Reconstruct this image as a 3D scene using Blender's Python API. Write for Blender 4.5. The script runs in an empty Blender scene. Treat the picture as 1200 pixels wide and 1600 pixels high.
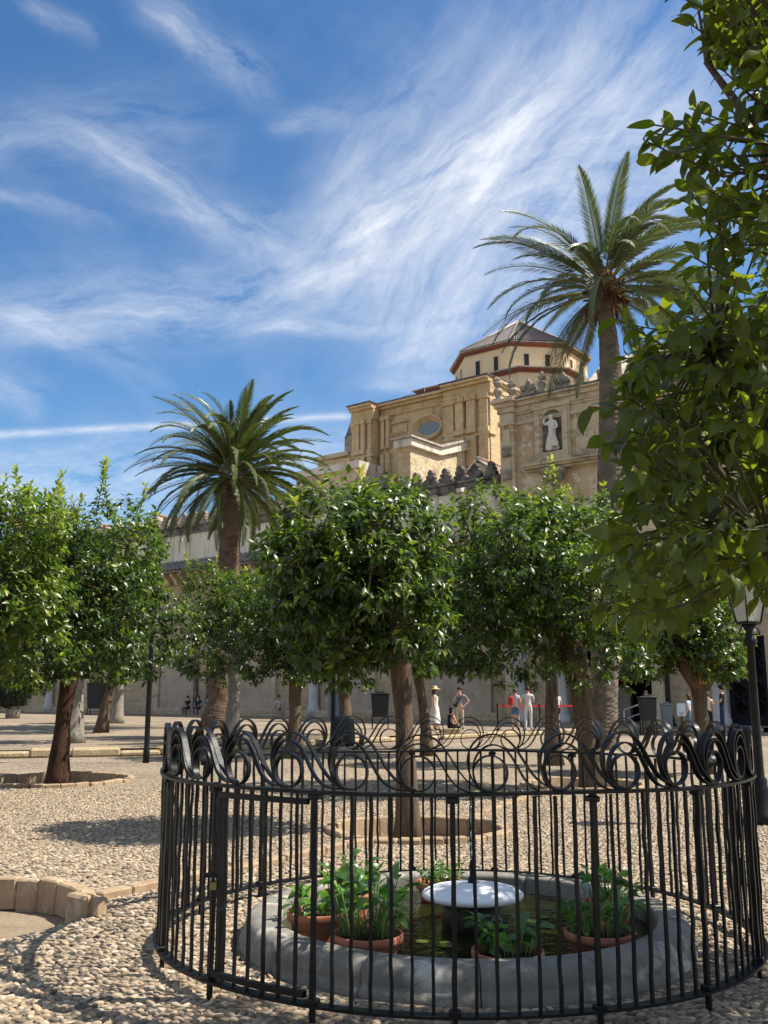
import bpy, bmesh, math, random
import numpy as np
from mathutils import Vector, Matrix, Quaternion
R = math.radians
sc = bpy.context.scene
col = sc.collection
# ------------------------------------------------------------------ camera, sky, sun, exposure
FPX = 1500.0; PITCH = math.atan(285/1500); CZ = 1.65
cam = bpy.data.objects.new('camera', bpy.data.cameras.new('camera')); col.objects.link(cam)
cam.location = (0, 0, CZ); cam.rotation_euler = (R(90)+PITCH, 0, 0)
cam.data.sensor_fit = 'HORIZONTAL'; cam.data.sensor_width = 36; cam.data.lens = 45
cam.data.clip_start = .05; cam.data.clip_end = 2000
sc.camera = cam
SUN_EL, SUN_AZ = R(54), R(91)          # azimuth clockwise from +Y
SDIR = Vector((math.sin(SUN_AZ)*math.cos(SUN_EL), math.cos(SUN_AZ)*math.cos(SUN_EL), math.sin(SUN_EL)))
sun = bpy.data.objects.new('sun', bpy.data.lights.new('sun', 'SUN')); col.objects.link(sun)
sun.data.energy = 5.0; sun.data.angle = R(.53); sun.data.color = (1, .94, .84)
sun.rotation_euler = SDIR.to_track_quat('Z', 'Y').to_euler()
sc.view_settings.view_transform = 'Standard'; sc.view_settings.look = 'None'
sc.view_settings.exposure = .86; sc.view_settings.gamma = 1; sc.view_settings.use_curve_mapping = False
SKY_STRENGTH = .085

def ray(px, py):
    x = (px-600)/FPX; y = -(py-800)/FPX
    return (x, math.cos(PITCH)-y*math.sin(PITCH), math.sin(PITCH)+y*math.cos(PITCH))
def PX(px, py, Y):
    d = ray(px, py); t = Y/d[1]; return Vector((d[0]*t, Y, d[2]*t+CZ))
def GP(px, py, z=0):
    d = ray(px, py); t = (z-CZ)/d[2]; return Vector((d[0]*t, d[1]*t, z))

class NT:
    def __init__(s, tree): s.t = tree; s.n = tree.nodes; s.l = tree.links
    def new(s, typ, **kw):
        nd = s.n.new(typ)
        for k, v in kw.items(): setattr(nd, k, v)
        return nd
    def put(s, sock, v):
        if hasattr(v, 'is_linked') or isinstance(v, bpy.types.NodeSocket): s.l.new(v, sock)
        else: sock.default_value = v
    def math(s, op, a, b=0.0, c=None, clamp=False):
        m = s.new('ShaderNodeMath', operation=op, use_clamp=clamp); s.put(m.inputs[0], a); s.put(m.inputs[1], b)
        if c is not None: s.put(m.inputs[2], c)
        return m.outputs[0]
    def vmath(s, op, a, b=None):
        m = s.new('ShaderNodeVectorMath', operation=op); s.put(m.inputs[0], a)
        if b is not None: s.put(m.inputs[1], b)
        return m.outputs['Value'] if op in ('DOT_PRODUCT', 'LENGTH') else m.outputs[0]
    def noise(s, vec, scale, detail=4, rough=.55, dist=0):
        n = s.new('ShaderNodeTexNoise'); s.put(n.inputs['Vector'], vec); n.inputs['Scale'].default_value = scale
        n.inputs['Detail'].default_value = detail; n.inputs['Roughness'].default_value = rough; n.inputs['Distortion'].default_value = dist
        return n.outputs['Fac']
    def maprange(s, v, a, b, c=0., d=1., smooth=False):
        m = s.new('ShaderNodeMapRange', interpolation_type='SMOOTHSTEP' if smooth else 'LINEAR'); s.put(m.inputs[0], v)
        for i, q in enumerate((a, b, c, d)): s.put(m.inputs[i+1], q)
        return m.outputs[0]
    def mix(s, f, a, b, mode='MIX'):
        m = s.new('ShaderNodeMix', data_type='RGBA', blend_type=mode); s.put(m.inputs[0], f)
        s.put(m.inputs[6], a if not isinstance(a, tuple) else (*a[:3], 1)); s.put(m.inputs[7], b if not isinstance(b, tuple) else (*b[:3], 1))
        return m.outputs[2]
    def ramp(s, f, stops):
        r = s.new('ShaderNodeValToRGB'); s.put(r.inputs[0], f); e = r.color_ramp.elements
        while len(e) < len(stops): e.new(.5)
        for k, (p, c) in enumerate(stops): e[k].position = p; e[k].color = (*c, 1)
        return r.outputs[0]

world = bpy.data.worlds.new('World'); sc.world = world; world.use_nodes = True
w = NT(world.node_tree); w.n.clear()
tc = w.new('ShaderNodeTexCoord'); D = tc.outputs['Generated']
sky = w.new('ShaderNodeTexSky', sky_type='NISHITA', sun_disc=False, sun_elevation=SUN_EL, sun_rotation=SUN_AZ, altitude=100, air_density=1.0, dust_density=.35, ozone_density=2.5)
# cirrus: great-circle streaks broken by stretched noise, and a thin general veil
nv = w.new('ShaderNodeTexNoise'); w.put(nv.inputs['Vector'], D); nv.inputs['Scale'].default_value = 5; nv.inputs['Detail'].default_value = 5
warp = w.vmath('SUBTRACT', nv.outputs['Color'], (.5, .5, .5))
wm = w.new('ShaderNodeVectorMath', operation='SCALE'); w.put(wm.inputs[0], warp); wm.inputs['Scale'].default_value = .09
DW = w.vmath('NORMALIZE', w.vmath('ADD', D, wm.outputs[0]))
def streak_noise(t, m, sc1, stretch):
    n3 = t.cross(m)
    cx = w.new('ShaderNodeCombineXYZ')
    w.put(cx.inputs[0], w.math('MULTIPLY', w.vmath('DOT_PRODUCT', DW, tuple(t)), sc1/stretch))
    w.put(cx.inputs[1], w.math('MULTIPLY', w.vmath('DOT_PRODUCT', DW, tuple(m)), sc1))
    w.put(cx.inputs[2], w.math('MULTIPLY', w.vmath('DOT_PRODUCT', DW, tuple(n3)), sc1/stretch))
    return w.noise(cx.outputs[0], 1, 9, .70, .15)
def band(p0, p1, wpx, strength, soft=1.0, warped=True, lo=.33, hi=.82, sc1=26, stretch=3.6):
    d0, d1 = Vector(ray(*p0)).normalized(), Vector(ray(*p1)).normalized()
    m = d0.cross(d1).normalized(); mid = (d0+d1).normalized(); t = (d1-d0).normalized()
    V = DW if warped else D
    a = w.math('DIVIDE', w.vmath('DOT_PRODUCT', V, tuple(m)), wpx/FPX)
    a = w.math('POWER', 2.718, w.math('MULTIPLY', w.math('MULTIPLY', a, a), -1.))
    hl = (d1-d0).length/2
    b = w.math('ABSOLUTE', w.vmath('DOT_PRODUCT', V, tuple(t)))
    b = w.maprange(b, hl*(1-.55*soft), hl*(1+.45*soft), 1, 0, True)
    g = w.maprange(w.vmath('DOT_PRODUCT', V, tuple(mid)), 0, .2)
    n = w.maprange(streak_noise(t, m, sc1, stretch), lo, hi, 0, 1)
    return w.math('MULTIPLY', w.math('MULTIPLY', w.math('MULTIPLY', a, b), w.math('MULTIPLY', n, strength)), g)
bands = [band((-100, 530), (650, 410), 55, .62), band((500, 420), (850, 170), 60, .85), band((640, 560), (1050, 30), 190, .62, lo=.3),
         band((700, 330), (1150, 250), 120, .5, lo=.3), band((100, 215), (470, 420), 32, .55), band((215, 0), (440, 150), 26, .55),
         band((30, 0), (140, 70), 14, .4), band((-20, 315), (170, 360), 11, .4), band((-200, 690), (560, 649), 5.5, .62, .15, False, .25, .7, 60, 4),
         band((-150, 790), (300, 735), 60, .8), band((440, 200), (570, 195), 16, .4), band((-60, 595), (60, 635), 24, .6),
         band((380, 500), (640, 508), 14, .6), band((560, 600), (740, 570), 18, .45), band((420, 720), (580, 680), 34, .65),
         band((200, 330), (480, 345), 20, .3), band((-50, 480), (250, 600), 26, .3), band((600, 560), (770, 490), 40, .5), band((760, 330), (830, 150), 14, .6),
         band((-150, 250), (350, 200), 60, .3), band((500, 330), (720, 60), 40, .35)]
tot = bands[0]
for b_ in bands[1:]: tot = w.math('ADD', tot, b_)
sx = w.new('ShaderNodeSeparateXYZ'); w.put(sx.inputs[0], D)
den = w.math('ADD', w.math('MAXIMUM', sx.outputs[2], 0), .15)
cp = w.new('ShaderNodeCombineXYZ'); w.put(cp.inputs[0], w.math('DIVIDE', sx.outputs[0], den)); w.put(cp.inputs[1], w.math('DIVIDE', w.math('MULTIPLY', sx.outputs[1], .5), den))
veil = w.maprange(w.noise(cp.outputs[0], 1.6, 8, .6, .8), .46, .85, .02, .22)
away = w.maprange(w.vmath('DOT_PRODUCT', D, (0, math.cos(R(22)), math.sin(R(22)))), .84, .62, 0, 1, True)     # denser cirrus added outside the view, to whiten the blue shade light
added_cirrus = w.maprange(w.noise(cp.outputs[0], 1.1, 8, .62, .6), .36, .74, .06, .6)
tot = w.math('ADD', w.math('ADD', tot, veil), w.math('MULTIPLY', away, added_cirrus), clamp=True)
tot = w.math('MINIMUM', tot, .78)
hs = w.new('ShaderNodeHueSaturation'); w.put(hs.inputs['Color'], sky.outputs[0]); hs.inputs['Saturation'].default_value = 1.3
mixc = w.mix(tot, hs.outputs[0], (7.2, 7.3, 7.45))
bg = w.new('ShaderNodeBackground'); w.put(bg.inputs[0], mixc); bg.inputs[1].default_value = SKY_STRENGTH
wo = w.new('ShaderNodeOutputWorld'); w.l.new(bg.outputs[0], wo.inputs[0])

# ------------------------------------------------------------------ materials
def mat(name, c, rough=.8, spec=.3, var=(), bump=None, metal=0, extra=None, tint=None):
    m = bpy.data.materials.new(name); m.use_nodes = True; t = NT(m.node_tree); b = t.n['Principled BSDF']
    pos = t.new('ShaderNodeNewGeometry').outputs['Position']
    cur = (*c, 1)
    base = t.new('ShaderNodeRGB'); base.outputs[0].default_value = cur; cur = base.outputs[0]
    for v in var:                    # (scale, colour, lo, hi[, stretch z])
        p = pos
        if len(v) > 4: p = t.vmath('MULTIPLY', pos, v[4])
        cur = t.mix(t.maprange(t.noise(p, v[0], 6, .6, .3), v[2], v[3], 0, 1), cur, v[1])
    if tint:                         # per-face value attribute
        at = t.new('ShaderNodeAttribute', attribute_name='tint')
        cur = t.mix(1.0, cur, t.ramp(at.outputs['Fac'], tint), 'MULTIPLY')
    if extra: cur = extra(t, cur, pos)
    t.put(b.inputs['Base Color'], cur)
    b.inputs['Roughness'].default_value = rough; b.inputs['Specular IOR Level'].default_value = spec; b.inputs['Metallic'].default_value = metal
    if bump:
        bm_ = t.new('ShaderNodeBump'); bm_.inputs['Strength'].default_value = bump[1]; bm_.inputs['Distance'].default_value = bump[2]
        p = pos if len(bump) < 4 else t.vmath('MULTIPLY', pos, bump[3])
        t.put(bm_.inputs['Height'], t.noise(p, bump[0], 6, .65)); t.l.new(bm_.outputs[0], b.inputs['Normal'])
    return m
UA = R(38); U = Vector((math.cos(UA), -math.sin(UA), 0)); N = Vector((math.sin(UA), math.cos(UA), 0)); OW = Vector((0, 61, 0))
def masonry(strength, bw, bh):
    def f(t, cur, pos):
        cx = t.new('ShaderNodeCombineXYZ'); t.put(cx.inputs[0], t.math('ADD', t.vmath('DOT_PRODUCT', pos, tuple(U)), t.vmath('DOT_PRODUCT', pos, tuple(N))))
        s = t.new('ShaderNodeSeparateXYZ'); t.put(s.inputs[0], pos); t.put(cx.inputs[1], s.outputs[2])
        br = t.new('ShaderNodeTexBrick'); t.put(br.inputs['Vector'], cx.outputs[0]); br.inputs['Scale'].default_value = 1
        br.inputs['Brick Width'].default_value = bw; br.inputs['Row Height'].default_value = bh; br.inputs['Mortar Size'].default_value = .018; br.inputs['Bias'].default_value = 0
        br.inputs['Color1'].default_value = (1.08, 1.06, 1.02, 1); br.inputs['Color2'].default_value = (.84, .82, .8, 1); br.inputs['Mortar'].default_value = (.62, .58, .55, 1)
        return t.mix(strength, cur, br.outputs[0], 'MULTIPLY')
    return f
M = {}
M['facade'] = mat('ochre_stone', (.57, .44, .285), .9, .1, [(.35, (.42, .28, .155), .47, .62), (.8, (.64, .53, .37), .5, .6), (1.9, (.66, .58, .44), .55, .63), (3.0, (.27, .19, .12), .56, .72), (1.3, (.14, .11, .08), .6, .8, (1.5, 1.5, .3)), (9, (.6, .46, .3), .58, .8)], (5, .8, .12), extra=masonry(.5, .9, .42))
M['church'] = mat('church_stone', (.58, .43, .245), .9, .1, [(.5, (.47, .325, .17), .45, .7), (2.5, (.63, .49, .3), .5, .75), (1.0, (.2, .14, .08), .58, .8, (1.6, 1.6, .3)), (7, (.26, .17, .085), .56, .78)], (4, .7, .12), extra=masonry(.45, 1.0, .45))
M['trim'] = mat('weathered_trim', (.52, .42, .28), .9, .1, [(1.2, (.22, .17, .12), .5, .72, (1, 1, 2.5)), (6, (.1, .085, .07), .6, .8), (9, (.55, .45, .32), .55, .8)], (7, .7, .06))
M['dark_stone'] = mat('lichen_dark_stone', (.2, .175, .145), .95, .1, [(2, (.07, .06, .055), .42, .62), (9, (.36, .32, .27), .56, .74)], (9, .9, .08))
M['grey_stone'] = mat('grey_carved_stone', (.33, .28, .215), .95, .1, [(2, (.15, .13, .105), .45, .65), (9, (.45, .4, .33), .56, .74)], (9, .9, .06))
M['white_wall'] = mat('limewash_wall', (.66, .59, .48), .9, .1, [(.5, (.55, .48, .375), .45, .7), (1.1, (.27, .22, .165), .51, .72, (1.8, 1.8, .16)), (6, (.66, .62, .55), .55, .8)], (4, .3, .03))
M['low_stone'] = mat('lower_wall_stone', (.50, .385, .255), .9, .1, [(.6, (.37, .275, .175), .45, .7), (4, (.2, .165, .12), .52, .74), (9, (.5, .42, .32), .55, .8)], (6, .8, .06), extra=masonry(.55, .8, .38))
M['plaster'] = mat('grey_brown_plaster', (.43, .34, .255), .92, .1, [(.8, (.33, .255, .185), .45, .68), (2.2, (.52, .44, .35), .55, .72, (1, 1, .6)), (7, (.24, .2, .17), .6, .8)], (4, .3, .03))
M['pale_column'] = mat('pale_marble', (.48, .46, .43), .6, .3, [(2, (.36, .34, .31), .5, .7)], (5, .3, .02))
M['cream'] = mat('cream_stucco', (.74, .57, .36), .9, .1, [(.5, (.66, .49, .295), .45, .7), (3, (.72, .55, .35), .5, .75), (1.2, (.45, .32, .19), .62, .85, (1.5, 1.5, .25))], (5, .15, .02))
M['redband'] = mat('brick_red_paint', (.235, .09, .06), .85, .15, [(2, (.22, .08, .05), .45, .7)], (5, .2, .02))
M['sunstone'] = mat('pale_limestone', (.60, .49, .32), .9, .1, [(1.5, (.36, .28, .17), .5, .66), (5, (.62, .54, .4), .5, .7)], (5, 1, .1), extra=masonry(.4, .5, .3))
M['slate'] = mat('dark_roof_tile', (.075, .06, .06), .7, .3, [(3, (.15, .12, .11), .5, .7)], (8, .4, .03))
M['paletile'] = mat('pale_weathered_roof_tile', (.42, .37, .30), .85, .2, [(2, (.22, .19, .16), .48, .66), (7, (.55, .5, .42), .52, .72)], (8, .5, .04))
M['tile'] = mat('terracotta_roof_tile', (.40, .29, .195), .85, .2, [(2, (.25, .18, .13), .46, .66), (7, (.5, .4, .3), .52, .72)], (8, .5, .04))
M['greytile'] = mat('grey_lichen_tile', (.20, .18, .16), .85, .2, [(2, (.1, .09, .08), .46, .66), (7, (.34, .31, .27), .55, .75)], (8, .5, .04))
M['glass'] = mat('dusty_window_glass', (.15, .19, .21), .25, .5, [(2, (.19, .22, .23), .4, .7)])
M['darkglass'] = mat('dark_opening', (.02, .02, .02), .4, .3)
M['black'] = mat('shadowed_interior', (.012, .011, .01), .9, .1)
M['statue'] = mat('white_statue_stone', (.62, .56, .48), .8, .2, [(4, (.42, .36, .29), .52, .75)], (8, .5, .03))
M['iron'] = mat('black_painted_iron', (.006, .0065, .007), .38, .2, [(6, (.013, .014, .014), .45, .7), (9, (.006, .035, .02), .67, .74), (30, (.03, .024, .02), .70, .8)], (40, .35, .004))
M['brass'] = mat('padlock_brass', (.24, .17, .06), .5, .4, metal=.6)
M['basin'] = mat('grey_fountain_stone', (.22, .2, .165), .75, .3, [(1.6, (.15, .14, .125), .42, .66), (6, (.40, .38, .34), .55, .75), (3, (.48, .45, .39), .57, .66), (14, (.09, .085, .07), .6, .72), (2.2, (.1, .095, .08), .6, .72)], (10, .8, .014))
M['terracotta'] = mat('terracotta_pot', (.40, .155, .085), .75, .25, [(5, (.30, .11, .065), .45, .7), (9, (.52, .33, .24), .62, .8)], (20, .3, .004))
M['soil'] = mat('potting_soil', (.025, .018, .012), .95, .1, bump=(40, 1, .02))
M['white_stone'] = mat('white_marble_cap', (.80, .80, .79), .45, .4, [(5, (.70, .70, .69), .5, .75)], (12, .15, .003))
M['dark_stem'] = mat('wet_dark_stem', (.035, .03, .022), .5, .4, [(8, (.07, .06, .04), .5, .7)], (14, .5, .01))
M['jet'] = mat('water_jet', (.75, .8, .82), .1, .6)
M['dirt'] = mat('dry_earth', (.27, .205, .14), .95, .1, [(1.5, (.21, .155, .105), .45, .68), (9, (.34, .27, .2), .55, .75)], (14, 1, .04))
M['brick'] = mat('tree_pit_brick', (.34, .25, .155), .9, .15, [(3, (.26, .17, .11), .45, .68), (9, (.46, .36, .25), .54, .72), (16, (.2, .14, .1), .6, .75)], (22, .7, .012))
M['kerb'] = mat('worn_kerb_stone', (.37, .285, .165), .9, .15, [(1.5, (.34, .26, .165), .45, .68), (5, (.52, .45, .33), .54, .75), (9, (.2, .16, .11), .62, .78)], (12, .9, .03))
M['cloth_white'] = mat('white_cotton', (.52, .51, .49), .9, .1); M['cloth_grey'] = mat('grey_cotton', (.2, .215, .235), .9, .1)
M['cloth_black'] = mat('black_cloth', (.02, .02, .024), .9, .1); M['cloth_blue'] = mat('blue_cloth', (.03, .045, .1), .9, .1)
M['cloth_light'] = mat('light_blue_shirt', (.5, .58, .74), .9, .1); M['jeans'] = mat('denim', (.1, .14, .22), .9, .1)
M['cloth_red'] = mat('red_cloth', (.42, .035, .03), .9, .1); M['floral'] = mat('floral_white_dress', (.55, .53, .47), .9, .1, [(16, (.12, .13, .12), .6, .68)])
M['skin'] = mat('skin', (.50, .28, .19), .6, .3); M['hair'] = mat('brown_hair', (.05, .025, .014), .6, .3); M['hair_dark'] = mat('dark_hair', (.012, .009, .008), .6, .3)
M['hair_light'] = mat('auburn_hair', (.22, .09, .04), .6, .3); M['straw'] = mat('straw', (.60, .42, .2), .8, .2); M['beige'] = mat('beige_cotton', (.45, .36, .26), .9, .1)
M['leather'] = mat('tan_leather', (.3, .16, .07), .6, .3)
M['binblack'] = mat('black_bin_plastic', (.014, .014, .015), .5, .4); M['steel'] = mat('brushed_steel', (.45, .45, .45), .35, .5, metal=.8)
M['signwhite'] = mat('white_sign_board', (.78, .78, .77), .5, .3); M['ink'] = mat('grey_print', (.12, .12, .12), .7, .2)
M['lamp_glass'] = mat('frosted_lamp_glass', (.42, .42, .36), .3, .4, [(3, (.3, .3, .26), .5, .7)])
M['bark'] = mat('orange_tree_bark', (.13, .092, .062), .95, .1, [(4, (.065, .047, .034), .42, .66, (2.5, 2.5, .6)), (14, (.2, .155, .11), .56, .75)], (16, 1, .03, (2, 2, .5)))
M['palebark'] = mat('pale_grey_bark', (.27, .235, .19), .95, .1, [(4, (.16, .135, .105), .42, .66, (2.5, 2.5, .6)), (14, (.36, .32, .27), .56, .75)], (16, 1, .03, (2, 2, .5)))
M['redbark'] = mat('dark_red_bark', (.075, .04, .027), .95, .1, [(4, (.04, .023, .018), .42, .66, (2.5, 2.5, .6)), (14, (.12, .07, .045), .6, .78)], (16, 1, .03, (2, 2, .5)))
M['wood'] = mat('torn_pale_wood', (.40, .24, .12), .9, .1, [(8, (.27, .15, .07), .45, .65, (2, 2, .4))], (20, .8, .02, (2, 2, .4)))
M['palmtrunk'] = mat('palm_trunk_bark', (.15, .105, .075), .95, .1, [(3, (.075, .05, .037), .42, .66), (12, (.24, .18, .13), .56, .75)], (18, 1, .05))
M['palmtrunk2'] = mat('grey_palm_trunk_bark', (.17, .14, .11), .95, .1, [(3, (.085, .07, .055), .42, .66), (12, (.3, .25, .2), .56, .75)], (18, 1, .05))
M['palmfibre'] = mat('brown_palm_fibre', (.11, .055, .03), .9, .1, [(6, (.1, .045, .023), .45, .65)], (18, .8, .04))
M['twig'] = mat('green_brown_twig', (.07, .065, .03), .8, .2)
M['fruit'] = mat('unripe_orange', (.19, .26, .035), .45, .4)
def leafmat(name, stops, trans=.32, rough=.36, spec=.5, tr_gain=(2.6, 2.9, 1.3)):
    m = bpy.data.materials.new(name); m.use_nodes = True; t = NT(m.node_tree); b = t.n['Principled BSDF']
    at = t.new('ShaderNodeAttribute', attribute_name='tint'); c = t.ramp(at.outputs['Fac'], stops)
    pos = t.new('ShaderNodeNewGeometry').outputs['Position']
    c = t.mix(t.maprange(t.noise(pos, 60, 3), .3, .7, 0, .5), c, t.mix(1., c, (.7, .75, .6), 'MULTIPLY'))
    t.put(b.inputs['Base Color'], c); b.inputs['Roughness'].default_value = rough; b.inputs['Specular IOR Level'].default_value = spec
    tr = t.new('ShaderNodeBsdfTranslucent'); t.put(tr.inputs[0], t.mix(1., c, tr_gain, 'MULTIPLY'))
    mx = t.new('ShaderNodeMixShader'); mx.inputs[0].default_value = trans
    t.l.new(b.outputs[0], mx.inputs[1]); t.l.new(tr.outputs[0], mx.inputs[2]); t.l.new(mx.outputs[0], t.n['Material Output'].inputs[0])
    return m
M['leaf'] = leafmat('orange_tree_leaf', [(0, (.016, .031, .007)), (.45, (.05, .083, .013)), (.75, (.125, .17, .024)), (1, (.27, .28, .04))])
M['bigleaf'] = leafmat('near_orange_leaf', [(0, (.032, .05, .009)), (.5, (.066, .09, .013)), (.8, (.11, .135, .018)), (1, (.17, .18, .025))], .48, .36, .4, (3.2, 3.1, 1.0))
M['cypress'] = leafmat('cypress_leaf', [(0, (.008, .018, .008)), (1, (.028, .05, .018))], .1, .6, .2)
M['palmleaf'] = leafmat('palm_leaflet', [(0, (.042, .058, .016)), (.6, (.085, .11, .034)), (1, (.16, .175, .06))], .2, .42, .5, (1.8, 2, 1.))
M['palmleaf2'] = leafmat('grey_green_palm_leaflet', [(0, (.05, .07, .032)), (.6, (.10, .125, .062)), (1, (.18, .20, .11))], .2, .42, .5, (1.6, 1.7, 1.))
M['rachis'] = mat('palm_rachis', (.20, .18, .07), .6, .3)
M['potleaf'] = leafmat('pot_plant_leaf', [(0, (.035, .085, .02)), (.5, (.06, .135, .028)), (1, (.13, .22, .05))], .36, .35)
M['potstem'] = mat('pale_green_stem', (.14, .2, .06), .6, .3)
M['lily'] = leafmat('water_lily_pad', [(0, (.08, .12, .02)), (1, (.16, .2, .04))], .1, .4)
def pebble_ground():
    m = bpy.data.materials.new('pebble_paving_sheet'); m.use_nodes = True; t = NT(m.node_tree); b = t.n['Principled BSDF']
    pos = t.new('ShaderNodeNewGeometry').outputs['Position']
    p = t.vmath('MULTIPLY', pos, (1, 1.5, 1))
    v = t.new('ShaderNodeTexVoronoi', feature='F1'); t.put(v.inputs['Vector'], p); v.inputs['Scale'].default_value = 12
    sep = t.new('ShaderNodeSeparateColor'); t.l.new(v.outputs['Color'], sep.inputs[0])
    c = t.ramp(sep.outputs[0], [(0, (.18, .14, .095)), (.35, (.28, .22, .155)), (.7, (.36, .29, .21)), (1, (.44, .38, .30))])
    c = t.mix(t.maprange(v.outputs['Distance'], .3, .62), c, (.15, .115, .08))
    c = t.mix(t.maprange(t.noise(pos, .35, 5), .42, .68, 0, .7), c, (.33, .26, .175))
    c = t.mix(t.maprange(t.noise(pos, 1.7, 5), .52, .74, 0, .5), c, (.25, .20, .14))
    t.put(b.inputs['Base Color'], c); b.inputs['Roughness'].default_value = .8; b.inputs['Specular IOR Level'].default_value = .25
    bp = t.new('ShaderNodeBump'); bp.inputs['Strength'].default_value = 1; bp.inputs['Distance'].default_value = .035; bp.invert = True
    t.l.new(v.outputs['Distance'], bp.inputs['Height']); t.l.new(bp.outputs[0], b.inputs['Normal'])
    return m
M['ground'] = pebble_ground()
M['pebble'] = mat('river_pebble', (.33, .28, .215), .65, .3, [(40, (.28, .23, .165), .5, .8)], None,
                  tint=[(0, (.34, .33, .32)), (.22, (.66, .58, .5)), (.5, (.95, .9, .82)), (.72, (1.08, .9, .74)), (.86, (1.2, 1.12, 1.0)), (1, (1.45, 1.42, 1.36))])
def water_mat():
    m = bpy.data.materials.new('green_pond_water'); m.use_nodes = True; t = NT(m.node_tree); b = t.n['Principled BSDF']
    pos = t.new('ShaderNodeNewGeometry').outputs['Position']
    t.put(b.inputs['Base Color'], t.ramp(t.noise(pos, 2.2, 4), [(.35, (.006, .008, .002)), (.7, (.02, .022, .005))]))
    b.inputs['Roughness'].default_value = .06; b.inputs['IOR'].default_value = 1.33
    bp = t.new('ShaderNodeBump'); bp.inputs['Strength'].default_value = .35; bp.inputs['Distance'].default_value = .02
    t.put(bp.inputs['Height'], t.noise(pos, 14, 2)); t.l.new(bp.outputs[0], b.inputs['Normal'])
    return m
M['water'] = water_mat()

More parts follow.
